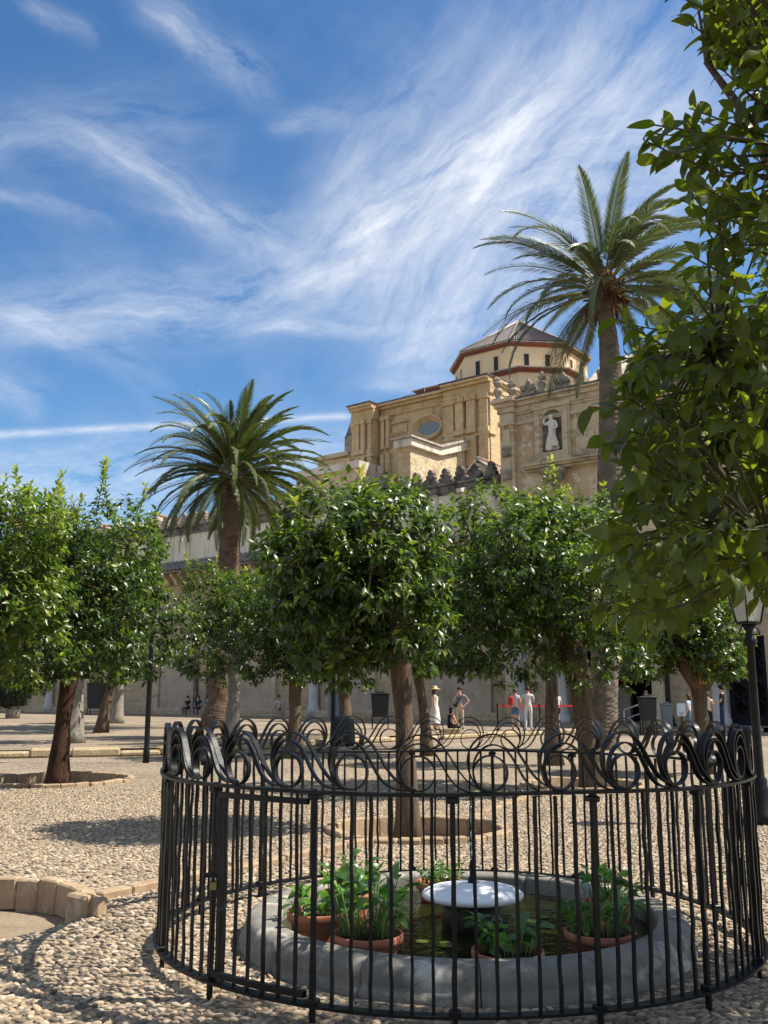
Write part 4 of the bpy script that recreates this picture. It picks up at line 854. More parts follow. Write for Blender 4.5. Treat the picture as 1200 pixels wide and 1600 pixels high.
pot(-.44, 6.72, .25, .20, 36, .17, .9, 'terracotta pot at the left edge of the fountain beside the tall planted pot', 'short leafy plant in the pot at the left edge of the fountain', pot_leaves)
pot(-.27, 7.5, .22, .19, 52, .26, .6, 'terracotta pot hidden behind the tall plant at the left of the fountain', 'bushy plant directly behind the tallest plant', pot_leaves)
pot(.44, 8.02, .20, .19, 50, .20, .6, 'terracotta pot behind the white cap at the back of the fountain', 'dense small leaved bush in the pot behind the white cap', small_leaves)
pot(.74, 6.13, .15, .22, 48, .19, .5, 'terracotta pot at the front centre of the fountain in the shade', 'shaded leafy plant in the front centre pot', pot_leaves)
pot(1.36, 6.46, .185, .22, 50, .25, .5, 'terracotta pot at the front right of the fountain', 'shaded leafy plant in the front right pot', pot_leaves)
pot(1.60, 7.2, .21, .19, 40, .24, .5, 'terracotta pot at the right back edge of the fountain', 'dark leafy plant in the pot at the right back edge', pot_leaves)
# ------------------------------------------------------------------ trees
def unit(a): return a/np.maximum(np.linalg.norm(a, axis=-1, keepdims=True), 1e-9)
def leaves_from(P, A, Nn, L, Wd, tint, name, material, parent, kind=None):
    """P base, A direction, Nn approx normal (n,3)"""
    n = len(P); A = unit(A); S = unit(np.cross(A, Nn)); Nn = np.cross(S, A)
    L = L[:, None]; Wd = Wd[:, None]
    C = P+A*L*.5; lf = C-A*L*.08+S*Wd*.5+Nn*Wd*.16; rt = C-A*L*.08-S*Wd*.5+Nn*Wd*.16; lf2 = P+A*L*.76+S*Wd*.30+Nn*Wd*.05-Nn*L*.05; rt2 = P+A*L*.76-S*Wd*.30+Nn*Wd*.05-Nn*L*.05; T = P+A*L-Nn*L*.15
    V = np.stack([P, C, lf, rt, lf2, rt2, T], 1).reshape(-1, 3)
    f = np.array([[0, 1, 2], [0, 3, 1], [2, 1, 4], [1, 3, 5], [4, 1, 6], [1, 5, 6]])
    F = (f[None]+(np.arange(n)*7)[:, None, None]).reshape(-1, 3)
    return soup(name, V, F, np.repeat(tint, 6), material, parent, kind)
def crown_points(g, c, rad, ntw, bottom_flat=.95):
    c = np.array(c); rad = np.array(rad)
    k = 26; h = g.uniform(-.62, .62, k); th = g.uniform(0, 6.283, k)+np.arange(k)*2.4; rho = g.uniform(.42, .74, k)*np.sqrt(1-np.clip(h, 0, 1)**2*1.1)
    lc = c+np.stack([np.cos(th)*rho, np.sin(th)*rho, h], 1)*rad; lr = g.uniform(.32, .46, k)*rad.mean()
    pts = []; nrm = []
    while len(pts) < ntw:
        j = g.integers(k); v = unit(g.normal(size=3)); p = lc[j]+v*lr[j]*g.uniform(.72, 1.06)*np.array([1, 1, .9])
        if p[2] < c[2]-rad[2]*bottom_flat+g.normal()*.09: continue
        q = np.linalg.norm((p-lc)/lr[:, None], axis=1); q[j] = 9
        if (q < .72).any() and g.random() < .8: continue
        pts.append(p); nrm.append(unit(v*.55+unit((p-c)/rad)*.7))
    return np.array(pts), np.array(nrm), lc
def orange_tree(base, c, rad, ntw, leaf, label, bark='bark', trunk_r=.16, lean=(0, 0), seed=0, lpt=10, shoots=8, group='orange trees in the courtyard', cat='tree', fruit=0, fork=1.0, singles=0, tintshift=0.):
    g = np.random.default_rng(seed); base = Vector(base); c = Vector(c); ntw = int(ntw*1.65)
    e = empty('orange_tree', base, label, cat, group)
    P, Nm, lc = crown_points(g, c, rad, ntw)
    up = np.array([0, 0, 1.])
    A = unit(Nm*.7+up*.35+g.normal(size=P.shape)*.35)
    tl = g.uniform(.10, .2, ntw)*leaf/.09
    # inner leaves to close the crown
    ni = ntw//4; Pi = np.array(c)+unit(g.normal(size=(ni, 3)))*np.array(rad)*(g.random((ni, 1))**.5)*.66
    Pi = Pi[Pi[:, 2] > c.z-rad[2]*.7]; ni = len(Pi)
    sh = []
    if shoots:
        o_ = np.argsort(-P[:, 2])[:ntw//4]
        for _ in range(shoots):
            p = P[o_[g.integers(len(o_))]]; sh.append((p, unit(up+g.normal(size=3)*.22), g.uniform(.3, .62)*leaf/.09*.9))
    def expand(P, A, tl, m, droop):
        n = len(P); t = (np.arange(m)+.5)/m; ph = g.uniform(0, 6.28, (n, 1))+np.arange(m)*2.4
        a1 = unit(np.cross(A, g.normal(size=A.shape))); a2 = np.cross(A, a1)
        rd = a1[:, None]*np.cos(ph)[..., None]+a2[:, None]*np.sin(ph)[..., None]
        B = P[:, None]+A[:, None]*(tl[:, None]*(t-.4))[..., None]
        Dv = unit(rd*.95+A[:, None]*(.25+.6*t)[None, :, None]-up*droop+g.normal(size=rd.shape)*.25)
        nn = unit(up*.75+np.repeat(A[:, None], m, 1)*.5+g.normal(size=rd.shape)*.55)
        return B.reshape(-1, 3), Dv.reshape(-1, 3), nn.reshape(-1, 3), np.tile(t, n)
    B, Dv, nn, t = expand(P, A, tl, lpt, .62)
    tw = np.repeat(g.normal(0, .11, len(P)), lpt)
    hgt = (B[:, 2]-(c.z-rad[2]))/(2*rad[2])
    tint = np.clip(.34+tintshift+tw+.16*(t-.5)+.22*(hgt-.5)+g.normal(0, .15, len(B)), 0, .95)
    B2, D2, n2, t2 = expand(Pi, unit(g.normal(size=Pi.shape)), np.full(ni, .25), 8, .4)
    allB, allD, alln, allt = [B, B2], [Dv, D2], [nn, n2], [tint, np.clip(g.normal(.2, .1, len(B2)), 0, 1)]  # inner leaves tinted darker: the crown's inner shadow put into their colour
    for p, a, l in sh:
        m = int(12*l/.3)
        b_, d_, n_, t_ = expand(p[None], a[None], np.array([l]), m, .05); allB.append(b_+a*l*.4); allD.append(unit(d_+a*.35)); alln.append(n_); allt.append(np.clip(.5+.5*t_+g.normal(0, .08, m), 0, 1))
    B, Dv, nn, tint = [np.concatenate(q) for q in (allB, allD, alln, allt)]
    tint[g.random(len(tint)) < .012] = 1.
    Ls = leaf*g.uniform(.62, 1.15, len(B)); Ws = Ls*g.uniform(.38, .5, len(B))
    if singles:
        front = np.argsort(np.abs(B[:, 1]-(c.y-rad[1]*.75))+g.random(len(B))*.25)[:singles]
        mask = np.ones(len(B), bool); mask[front] = False
        vm = [leaf_obj_mesh(leaf, leaf*.45, .5, 'leaf', M['leaf'], 3, .16) for _ in range(10)]
        for i in front:
            x = unit(Dv[i]); y = unit(np.cross(nn[i], x)); z = np.cross(x, y); o = link('leaf', vm[int(g.integers(10))], e); o.location = B[i]; o.rotation_euler = Matrix(np.stack([x, y, z], 1).tolist()).to_euler(); o.scale = (Ls[i]/leaf,)*3
        B, Dv, nn, tint, Ls, Ws = B[mask], Dv[mask], nn[mask], tint[mask], Ls[mask], Ws[mask]
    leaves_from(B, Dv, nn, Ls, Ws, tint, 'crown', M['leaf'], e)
    # trunk and limbs
    b = MB(); rg = random.Random(seed+7); zt = c.z-rad[2]*.62
    topp = Vector((base.x+lean[0], base.y+lean[1], zt)); pts = []; rr = []
    for i in range(9):
        t_ = i/8; pts.append(base.lerp(topp, t_)+Vector((rg.uniform(-.02, .02), rg.uniform(-.02, .02), 0))+Vector((lean[0], lean[1], 0))*(t_*t_-t_)*.5); rr.append(trunk_r*(1.28-.5*min(1, t_*3) if t_ < .34 else .80+.1*math.sin(t_*8))*(1 if t_ < .8 else 1+.5*(t_-.8)))
    pts[0].z -= .06
    b.tube(pts, rr, 14, True, .09, rg)
    nl = 7; pick = np.argsort(g.random(len(lc)))[:nl]
    for j in pick:
        q = Vector(lc[j]); m1 = topp.lerp(q, .4)+Vector((0, 0, .1)); b.tube([topp-Vector((0, 0, .12)), topp.lerp(m1, .5), m1, topp.lerp(q, .75), q], [trunk_r*.62, trunk_r*.5, trunk_r*.38, trunk_r*.25, trunk_r*.12], 7, True, .08, rg)
    for p, a, l in sh:
        p = Vector(p); a = Vector(a); b.tube([p-a*.3, p, p+a*l], [.012, .009, .004], 5)
    for j in range(40):
        p = Vector(P[g.integers(len(P))]); q = Vector(lc[np.argmin(np.linalg.norm(lc-np.array(p), axis=1))]); b.tube([q, q.lerp(p, .5)+Vector((0, 0, .03)), p], [.02, .013, .006], 5)
    b.build('trunk', M[bark], e)
    for j in range(fruit):
        i = g.integers(len(P)); f = MB(); f.lathe(P[i]+Nm[i]*.05-up*.05, [(.001, -.036), (.022, -.029), (.036, 0), (.022, .029), (.001, .036)], 10, cap=False); f.build('orange', M['fruit'], e)
    return e
def ctree(Y, x0, x1, y0, y1, trunk_px, zb, ntw, leaf, label, yb=None, **k):
    a, c = PX(x0, (y0+y1)/2, Y), PX(x1, (y0+y1)/2, Y); t, b_ = PX((x0+x1)/2, y0, Y), PX((x0+x1)/2, y1, Y)
    rx = (c.x-a.x)/2; rz = (t.z-b_.z)/2; cc_ = Vector(((a.x+c.x)/2, Y, (t.z+b_.z)/2))
    bx = PX(trunk_px, 1100, Y).x
    k.setdefault('lean', (0, 0))
    return orange_tree((bx, Y, zb), cc_, (rx*1.0, min(rx, 2.0), rz*1.0), ntw, leaf, label, **k)
ctree(12.45, 414, 708, 738, 1076, 638, -.16, 640, .148, 'orange tree straight behind the fence at the picture centre, trunk in a brick pit', trunk_r=.155, seed=11, singles=290, shoots=3, lean=(-.12, 0))
ctree(17.6, 638, 1014, 738, 1080, 926, -.15, 900, .158, 'broad orange tree right of centre with a leaning trunk in front of the tall palm', trunk_r=.26, seed=22, lean=(-.35, 0), shoots=3, tintshift=.04)
ctree(23.5, 800, 985, 742, 1010, 862, 0, 520, .15, 'orange tree behind the broad one, topped by bright shoots under the statue', trunk_r=.2, seed=23, shoots=12, tintshift=.12)
ctree(19.4, -5, 300, 792, 1085, 96, -.2, 860, .15, 'orange tree at left with a thick dark red trunk in a sunken pit', bark='redbark', trunk_r=.21, seed=31, shoots=16, fruit=9, lean=(.15, 0))
ctree(16.0, -190, 98, 748, 1090, -60, 0, 700, .15, 'orange tree cut by the left picture edge with yellow green young leaves', trunk_r=.2, seed=35, shoots=18, tintshift=.2, fruit=6)
ctree(30, 60, 225, 845, 1074, 118, .2, 380, .16, 'orange tree with a pale grey trunk just behind the dark red trunk', bark='palebark', trunk_r=.3, seed=41, shoots=4)
ctree(38, 105, 250, 900, 1068, 160, .2, 300, .18, 'orange tree with a slanting dark trunk in the far left rows', trunk_r=.24, seed=43, lean=(.55, 0), shoots=3)
ctree(50, 140, 232, 960, 1064, 184, .2, 240, .2, 'small orange tree with a straight pale trunk in front of the far wall at left', bark='palebark', trunk_r=.33, seed=44, shoots=2)
ctree(33, 272, 440, 858, 1080, 362, .2, 560, .16, 'orange tree in front of the stout palm, with a pale speckled trunk', bark='palebark', trunk_r=.27, seed=45, shoots=6, tintshift=.05, lean=(.1, 0))
ctree(26, 362, 528, 880, 1078, 461, 0, 460, .155, 'dark orange tree between the stout palm and the centre tree', trunk_r=.22, seed=46, shoots=2, tintshift=-.06)
ctree(36, 465, 615, 890, 1066, 541, .2, 360, .17, 'orange tree with a forked trunk behind the thin lamp post left of centre', trunk_r=.27, seed=47, shoots=2, lean=(-.2, 0))
ctree(27, 595, 775, 835, 1072, 668, 0, 460, .155, 'orange tree with a slim leaning trunk right behind the centre tree', trunk_r=.17, seed=48, shoots=2, lean=(-.35, 0))
e_ = ctree(21, 985, 1165, 915, 1068, 1094, 0, 430, .145, 'orange tree with a forked trunk and a torn pale branch at right behind the fence', trunk_r=.2, seed=49, shoots=3, tintshift=.14)
p0 = PX(1094, 1062, 21)
b = MB(); b.tube([p0+Vector((0, -.14, -.1)), PX(1097, 1045, 20.9), PX(1110, 1022, 20.85), PX(1118, 1004, 20.8)], [.1, .12, .085, .04], 8, True, .2, rng); b.build('torn_branch', M['wood'], e_)
b = MB(); b.tube([p0+Vector((-.02, 0, -.15)), PX(1072, 1045, 21), PX(1055, 1010, 21), PX(1045, 980, 21)], [.19, .16, .13, .1], 9, True, .05, rng); b.tube([p0+Vector((.02, 0, -.15)), PX(1112, 1045, 21), PX(1134, 1020, 21), PX(1150, 990, 21)], [.19, .17, .13, .1], 9, True, .05, rng); b.build('limb', M['bark'], e_)
# shade tree just beyond the right picture edge: it throws the dappled shade on the fountain
orange_tree((4.0, 5.7, 0), (3.62, 5.6, 3.5), (1.45, 1.75, 1.15), 800, .115, 'orange tree beyond the right picture edge shading the fountain', trunk_r=.14, seed=61, shoots=4)
# clipped cypress at far left
cy = empty('clipped_cypress', PX(22, 1112, 60)*1.0, 'dark clipped cypress bush on a short thick trunk at the far left', 'shrub')
cb_ = PX(20, 1118, 60); cb_.z = TZ; cyc = PX(18, 1060, 60); g = np.random.default_rng(77)
n = 3200; v = unit(g.normal(size=(n, 3))); rr = np.array([1.35, 1.3, 2.3])
Pc = np.array(cyc)+v*rr*g.uniform(.82, 1.03, (n, 1)); Pc = Pc[Pc[:, 2] > cyc.z-1.75]
leaves_from(Pc, unit(unit(Pc-np.array(cyc))*.6+np.array([0, 0, .9])+g.normal(size=Pc.shape)*.3), unit(Pc-np.array(cyc)), g.uniform(.2, .34, len(Pc)), g.uniform(.1, .17, len(Pc)), g.random(len(Pc)), 'foliage', M['cypress'], cy)
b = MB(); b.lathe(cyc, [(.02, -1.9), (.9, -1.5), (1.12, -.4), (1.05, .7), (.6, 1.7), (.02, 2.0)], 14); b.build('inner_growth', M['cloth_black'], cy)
b = MB(); b.tube([cb_-Vector((0, 0, .1)), Vector((cb_.x, cb_.y, cyc.z-1.4))], [.48, .36], 10, True, .08, rng); b.build('trunk', M['palebark'], cy)

# near orange tree at the right: sprays of big leaves
na = empty('orange_tree', (2.15, 3.35, 0), 'near orange tree whose large leaves hang into the picture from the right edge', 'tree')
poly = np.array([(1030, -160), (1052, 0), (1062, 50), (1105, 90), (1128, 120), (1115, 165), (1042, 195), (1045, 240), (1078, 290), (1100, 335), (1080, 400), (1062, 470), (990, 525), (978, 590), (985, 650), (975, 710), (970, 770), (945, 820), (940, 880), (935, 930), (965, 975), (1010, 985), (1060, 960), (1120, 940), (1150, 912), (1205, 915), (1500, 935), (1500, -160)], float)
def inside(x, y):
    r_ = False; j = len(poly)-1
    for i in range(len(poly)):
        (xi, yi), (xj, yj) = poly[i], poly[j]
        if (yi > y) != (yj > y) and x < (xj-xi)*(y-yi)/(yj-yi)+xi: r_ = not r_
        j = i
    return r_
g = np.random.default_rng(91); trunkA = Vector((2.15, 3.35, 0))
b = MB(); rg = random.Random(5); headA = Vector((2.1, 3.3, 1.75)); b.tube([trunkA-Vector((0, 0, .1)), Vector((2.13, 3.33, .6)), Vector((2.16, 3.3, 1.2)), headA], [.15, .12, .115, .12], 12, True, .06, rg)
limbs = []
for q in ((1.15, 2.75, 2.0), (1.05, 2.95, 2.75), (1.35, 2.7, 3.2), (1.2, 3.1, 3.9), (1.9, 2.6, 2.6), (2.4, 2.9, 3.4), (1.8, 3.9, 3.3), (2.7, 3.6, 2.9), (1.6, 3.4, 2.4)):
    q = Vector(q); pts = [headA.lerp(q, t)+Vector((rg.uniform(-.05, .05), rg.uniform(-.05, .05), .22*t*(1-t))) for t in np.linspace(0, 1, 9)]; limbs += pts[2:]; b.tube(pts, [.07*(1-.85*t) for t in np.linspace(0, 1, 9)], 8, True, .05, rg)
b.build('trunk', M['bark'], na)
LP = np.array(limbs); Ps, As, tls = [], [], []
fixed = [(893, 640, 2.35, (-1, -.1, .05), .16), (905, 690, 2.4, (-.95, 0, -.1), .12), (1048, 205, 2.3, (-1, .1, .25), .2), (1050, 232, 2.4, (-1, .2, -.2), .2), (1062, 12, 2.3, (-.8, 0, .5), .18), (1090, 70, 2.35, (-.7, 0, .6), .2), (1132, 95, 2.4, (-.6, .1, .5), .16), (1078, 345, 2.5, (-.5, 0, .8), .22), (985, 530, 2.4, (-.8, 0, .5), .2), (1000, 560, 2.6, (-.9, 0, 0), .2)]
def addtw(p, a, l): Ps.append(np.array(p)); As.append(unit(np.array(a, float))); tls.append(l)
for px, py, Y, a, l in fixed: addtw(PX(px+(78 if px < 920 else 34), py, Y), a, l)
cnt = 0
while cnt < 700:
    px, py = g.uniform(900, 1500), g.uniform(-160, 985)
    if not inside(px-14, py): continue
    if py < 470 and px < 1260 and g.random() < (.66 if px < 1135 else .38): continue
    if px > 1215 and g.random() < .5: continue
    Y = g.uniform(2.25, 4.0) if py > 430 else g.uniform(2.25, 3.3)
    p = PX(px, py, Y)
    q = LP[np.argmin(np.linalg.norm(LP-np.array(p), axis=1))]; out = unit(np.array(p)-q)
    addtw(p, out*.7+np.array([-.35, -.1, .1])+g.normal(size=3)*.3+np.array([0, 0, .25 if py < 500 else -.25]), g.uniform(.12, .24)); cnt += 1
Ps, As, tls = np.array(Ps), np.array(As), np.array(tls); mlp = 8; up = np.array([0, 0, 1.])
b = MB()
for p, a, l in zip(Ps, As, tls):
    q = LP[np.argmin(np.linalg.norm(LP-p, axis=1))]; s = p-a*l*.5; b.tube([q, (q+s)/2+up*.03, s, p, p+a*l*.55], [.007, .0055, .004, .0032, .002], 5)
b.build('twigs', M['twig'], na)
t = (np.arange(mlp)+.5)/mlp; n_ = len(Ps); ph = g.uniform(0, 6.28, (n_, 1))+np.arange(mlp)*2.4
a1 = unit(np.cross(As, g.normal(size=As.shape))); a2 = np.cross(As, a1); rd = a1[:, None]*np.cos(ph)[..., None]+a2[:, None]*np.sin(ph)[..., None]
B = (Ps[:, None]+As[:, None]*(tls[:, None]*(t-.45))[..., None]).reshape(-1, 3)
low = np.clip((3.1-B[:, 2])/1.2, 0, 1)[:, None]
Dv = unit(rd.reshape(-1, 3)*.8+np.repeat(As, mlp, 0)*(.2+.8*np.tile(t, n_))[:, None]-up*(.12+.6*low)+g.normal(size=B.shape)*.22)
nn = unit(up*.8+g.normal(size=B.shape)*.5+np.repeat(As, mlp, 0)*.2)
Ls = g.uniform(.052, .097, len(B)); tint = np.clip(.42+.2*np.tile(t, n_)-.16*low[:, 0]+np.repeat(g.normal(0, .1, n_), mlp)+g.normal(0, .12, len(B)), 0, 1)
dist = B[:, 1]+np.where((B[:, 0]/B[:, 1] > .42) | (B[:, 2] > CZ+B[:, 1]*.84), 9, 0); order_ = np.argsort(dist)
near_leaf = []
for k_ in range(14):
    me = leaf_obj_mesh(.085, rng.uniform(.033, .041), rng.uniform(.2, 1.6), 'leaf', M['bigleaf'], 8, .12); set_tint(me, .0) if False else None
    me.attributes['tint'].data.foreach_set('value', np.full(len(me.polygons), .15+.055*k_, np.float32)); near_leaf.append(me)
for i in order_[:300]:
    x = unit(Dv[i]); y = unit(np.cross(nn[i], x)); z = np.cross(x, y)
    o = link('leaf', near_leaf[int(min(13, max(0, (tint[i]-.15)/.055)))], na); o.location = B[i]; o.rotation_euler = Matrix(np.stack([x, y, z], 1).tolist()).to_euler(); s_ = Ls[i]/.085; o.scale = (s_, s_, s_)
rest = order_[300:]
# the further leaves share one mesh, with the same curved blade
lv = []; 
src = [(np.array([v.co[:] for v in m_.vertices]), np.array([p.vertices[:] for p in m_.polygons])) for m_ in [leaf_obj_mesh(.085, .038, c_, 'leaf_shape', M['bigleaf'], 5, .12) for c_ in (.3, .8, 1.4)]]
VV, FF, TT, off = [], [], [], 0
for i in rest:
    vs, fs = src[i % 3]; x = unit(Dv[i]); y = unit(np.cross(nn[i], x)); z = np.cross(x, y); q = (vs*(Ls[i]/.085))@np.stack([x, y, z], 0)+B[i]
    VV.append(q); FF.append(np.concatenate([fs[:, [0, 1, 2]], fs[:, [0, 2, 3]]])+off); TT.append(np.full(2*len(fs), tint[i])); off += len(vs)
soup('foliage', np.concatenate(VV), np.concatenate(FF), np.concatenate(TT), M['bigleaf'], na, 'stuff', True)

# ------------------------------------------------------------------ palms
def frond_mesh(L, curve, n, ll, lw, material, vee=.3, seed=0, stalk=.12):
    g = random.Random(seed); vs = []; fs = []; ts = []; mi = []
    S = 26; pts = []; ang = 0; x = z = 0
    for i in range(S+1):
        t = i/S; pts.append(Vector((x, 0, z))); ang = -curve*t**1.6; x += L/S*math.cos(ang); z += L/S*math.sin(ang)
    b = MB(); b.tube(pts, [.035*(1-.88*i/S)+.004 for i in range(S+1)], 5)
    b.m = [1]*len(b.m); tint = [.5]*len(b.f)
    for i in range(n):
        t = stalk+(1-stalk)*(i+.5)/n; k = min(S-1, int(t*S)); p = pts[k].lerp(pts[k+1], t*S-k); d = (pts[k+1]-pts[k]).normalized(); upv = Vector((-d.z, 0, d.x))
        u_ = (t-stalk)/(1-stalk); l = ll*(.35+.65*math.sin(math.pi*min(1, u_*.8+.18)))*g.uniform(.88, 1.08)
        if u_ > .8: l *= 1-.45*(u_-.8)/.2
        for sg in (-1, 1):
            dirv = (d*(.62+.5*u_)+Vector((0, sg, 0))*(.8-.25*u_)+upv*(vee+g.uniform(-.12, .12))).normalized()
            w_ = (d*.9+upv*.35*sg).normalized()*lw*.5; q = p+dirv*l*.5-Vector((0, 0, .02*l)); e_ = p+dirv*l-Vector((0, 0, .16*l))
            k0 = len(b.v); b.v += [tuple(p-w_*.6), tuple(p+w_*.6), tuple(q+w_), tuple(q-w_), tuple(e_)]; b.f += [(k0, k0+1, k0+2, k0+3), (k0+3, k0+2, k0+4)]; b.m += [0, 0]; b.sm += [False, False]; tt = min(1, max(0, g.gauss(.42, .18))); tint += [tt, tt]
    me = bpy.data.meshes.new('frond'); me.from_pydata(b.v, [], b.f); me.materials.append(material); me.materials.append(M['rachis']); me.polygons.foreach_set('material_index', b.m)
    at = me.attributes.new('tint', 'FLOAT', 'FACE'); at.data.foreach_set('value', np.array(tint, np.float32)); return me
def place_frond(me, parent, at_, az, el, roll, s):
    o = link('frond', me, parent); o.location = at_; o.rotation_euler = (Matrix.Rotation(az, 3, 'Z') @ Matrix.Rotation(-el, 3, 'Y') @ Matrix.Rotation(roll, 3, 'X')).to_euler(); o.scale = (s, s, s); return o
def palm_trunk(pts, rad, rings, amp, material, parent, seed, nside=26, scar=7):
    g = random.Random(seed); vs = []; fs = []; n = rings*3
    def interp(t):
        k = min(len(pts)-2, int(t*(len(pts)-1))); f = t*(len(pts)-1)-k; return pts[k].lerp(pts[k+1], f), rad[k]*(1-f)+rad[k+1]*f
    for i in range(n+1):
        t = i/n; p, r = interp(t)
        for k in range(nside):
            ph = (i/3+scar*k/nside*1.0) % 1.0; a = 2*math.pi*k/nside
            rr = r*(1+amp*(1-ph)*1.3-amp*.5+g.uniform(-amp, amp)*.45); vs.append(p+Vector((rr*math.cos(a), rr*math.sin(a), g.uniform(-.01, .01))))
    for i in range(n):
        for k in range(nside): fs.append((i*nside+k, i*nside+(k+1) % nside, (i+1)*nside+(k+1) % nside, (i+1)*nside+k))
    return MB().add(vs, fs).build('trunk', material, parent)
rg = random.Random(12)
# stout palm at left
pb = Vector((-7.35, 43.2, TZ)); pc = PX(363, 742, 43.2)
pl_ = empty('stout_palm', pb, 'stout palm with a thick brown trunk and dense arching dark fronds at left', 'palm tree')
tz = PX(361, 790, 43.2).z
palm_trunk([Vector((pb.x-.02, pb.y, TZ-.1)), Vector((pb.x, pb.y, TZ+.55)), Vector((pb.x+.1, pb.y, 1.3)), PX(356, 930, 43.2), PX(359, 850, 43.2), PX(361, 800, 43.2), PX(362, 765, 43.2), PX(363, 745, 43.2)], [.74, .66, .53, .53, .47, .56, .63, .45], 46, .035, M['palmtrunk'], pl_, 1)
sc_m = MB().box((0, 0, 0), .28, .16, .24, taper=.5).mesh('leaf_base', M['palebark'])
for i in range(70):
    f = rg.random(); a = rg.uniform(0, 6.28); z = PX(362, 775, 43.2).z+f*1.4; r = .58-.1*f
    o = link('leaf_base', sc_m, pl_); o.location = (pc.x+r*math.cos(a), pc.y+r*math.sin(a), z); o.rotation_euler = (Matrix.Rotation(a-math.pi/2, 3, 'Z') @ Matrix.Rotation(-.6, 3, 'X')).to_euler()
fm = [frond_mesh(4.9, c_, 92, .60, .058, M['palmleaf'], .26, k) for k, c_ in enumerate((.85, 1.05, 1.25, 1.5, 1.15, 1.35))]
nf = 112
for i in range(nf):
    f = i/nf; el = R(82)-R(108)*f**.85+rg.gauss(0, .07); az = i*2.39996+rg.gauss(0, .12)
    place_frond(fm[rg.randrange(6)], pl_, pc+Vector((.22*math.cos(az), .22*math.sin(az), .45-.75*f)), az, el, rg.gauss(0, .25), rg.uniform(.84, 1.05)*(1 if f > .15 else .9))
# tall palm at right
YR = 30.0; pb = Vector((PX(943, 1150, YR).x, YR, 0)); pc = PX(945, 462, YR)
pr_ = empty('tall_palm', pb, 'tall slender palm with grey green feathery fronds rising beside the statue', 'palm tree')
palm_trunk([Vector((pb.x-.05, YR, -.1)), PX(943, 1100, YR), PX(947, 950, YR), PX(954, 840, YR), PX(957, 740, YR), PX(956, 640, YR), PX(953, 560, YR), PX(948, 500, YR), PX(946, 466, YR)], [.46, .42, .42, .44, .47, .40, .335, .27, .25], 92, .055, M['palmtrunk2'], pr_, 2, 24, 5)
fb = MB(); fb.lathe(pc, [(.24, -.35), (.40, -.1), (.5, .25), (.36, .7), (.1, 1.0)], 14); fb.build('fibre_mass', M['palmfibre'], pr_)
stub = MB().box((0, 0, 0), .12, .06, .62, taper=.45).mesh('leaf_stub', M['palmfibre'])
for i in range(64):
    a = rg.uniform(0, 6.28); f = rg.random(); tilt = -R(150)+R(120)*f+rg.gauss(0, .2)
    o = link('leaf_stub', stub, pr_); o.location = pc+Vector((.48*math.cos(a), .48*math.sin(a), -.22+.6*f)); o.rotation_euler = (Matrix.Rotation(a, 3, 'Z') @ Matrix.Rotation(-tilt*.75, 3, 'Y')).to_euler(); s = rg.uniform(.7, 1.15); o.scale = (s, s, s)
for i in range(7):
    a = rg.uniform(0, 6.28); b = MB(); q = pc+Vector((.45*math.cos(a), .45*math.sin(a), -.1)); b.tube([q, q+Vector((.2*math.cos(a), .2*math.sin(a), -.3)), q+Vector((.22*math.cos(a), .22*math.sin(a), -.75))], [.05, .08, .02], 6); b.build('dry_spathe', M['palmfibre'], pr_)
fm = [frond_mesh(4.7, c_, 70, .62, .066, M['palmleaf2'], .06, 20+k, .18) for k, c_ in enumerate((.8, 1.1, 1.4, 1.7, 1.0, 1.25))]
nf = 62
for i in range(nf):
    f = i/nf; el = R(70)-R(92)*f**.9+rg.gauss(0, .1); az = i*2.39996+rg.gauss(0, .1)
    place_frond(fm[rg.randrange(6)], pr_, pc+Vector((.18*math.cos(az), .18*math.sin(az), .55-.5*f)), az, el, rg.gauss(0, .2), rg.uniform(.84, 1.0)*(.9 if f < .12 else 1))

# ------------------------------------------------------------------ lamps, bins, barriers, sign
def lamp(px, py, z, H, r, label, lantern=True, slim=False):
    p = GP(px, py, z); e = empty('street_lamp', p, label, 'lamp post', 'black lamp posts in the courtyard')
    b = MB(); b.lathe(p, [*([(r*1.2, 0), (r*1.2, .3), (r, .35), (r, .7)] if slim else [(r*2.6, 0), (r*2.6, .12), (r*2.1, .15), (r*2.0, .42), (r*1.5, .48), (r*1.5, .56), (r*1.05, .6), (r, .7)]), (r*.86, H*.62), (r*.8, H-.28), (r*1.3, H-.26), (r*1.5, H-.2), (r*.9, H-.16), (r*.7, H-.08), (r*1.6, H)], 14); b.build('post', M['iron'], e)
    if lantern:
        b = MB()
        for sg in (-1, 1): b.tube([p+Vector((sg*(.04+.10*math.sin(t)), 0, H-.16+.05*t+.03*math.cos(t*2))) for t in np.linspace(0, 2.6, 9)], .009, 6)
        b.build('scroll_bracket', M['iron'], e)
        t = p+Vector((0, 0, H)); n4 = 4; a0 = math.pi/4+.35
        b = MB(); b.lathe(t, [(.10, 0), (.16, .02), (.16, .05)], 4, False, a0=a0); b.lathe(t, [(.27, .50), (.29, .53), (.13, .70), (.10, .72), (.06, .80), (.015, .9)], 4, False, a0=a0)
        for k in range(4):
            a = a0+k*math.pi/2; b.tube([t+Vector((.155*math.cos(a), .155*math.sin(a), .04)), t+Vector((.262*math.cos(a), .262*math.sin(a), .52))], .012, 6)
        b.build('lantern_frame', M['iron'], e)
        b = MB(); b.lathe(t, [(.145, .05), (.25, .505)], 4, False, a0=a0); b.build('lantern_glass', M['lamp_glass'], e)
lamp(1192, 1288, 0, 2.56, .062, 'large black lamp post with a glazed lantern at the right picture edge')
lamp(228, 1192, 0, 5.0, .068, 'thin black lamp post beside the tree with the dark red trunk', slim=True)
lamp(520, 1166, 0, 5.0, .08, 'thin black lamp post left of the centre tree', slim=True)
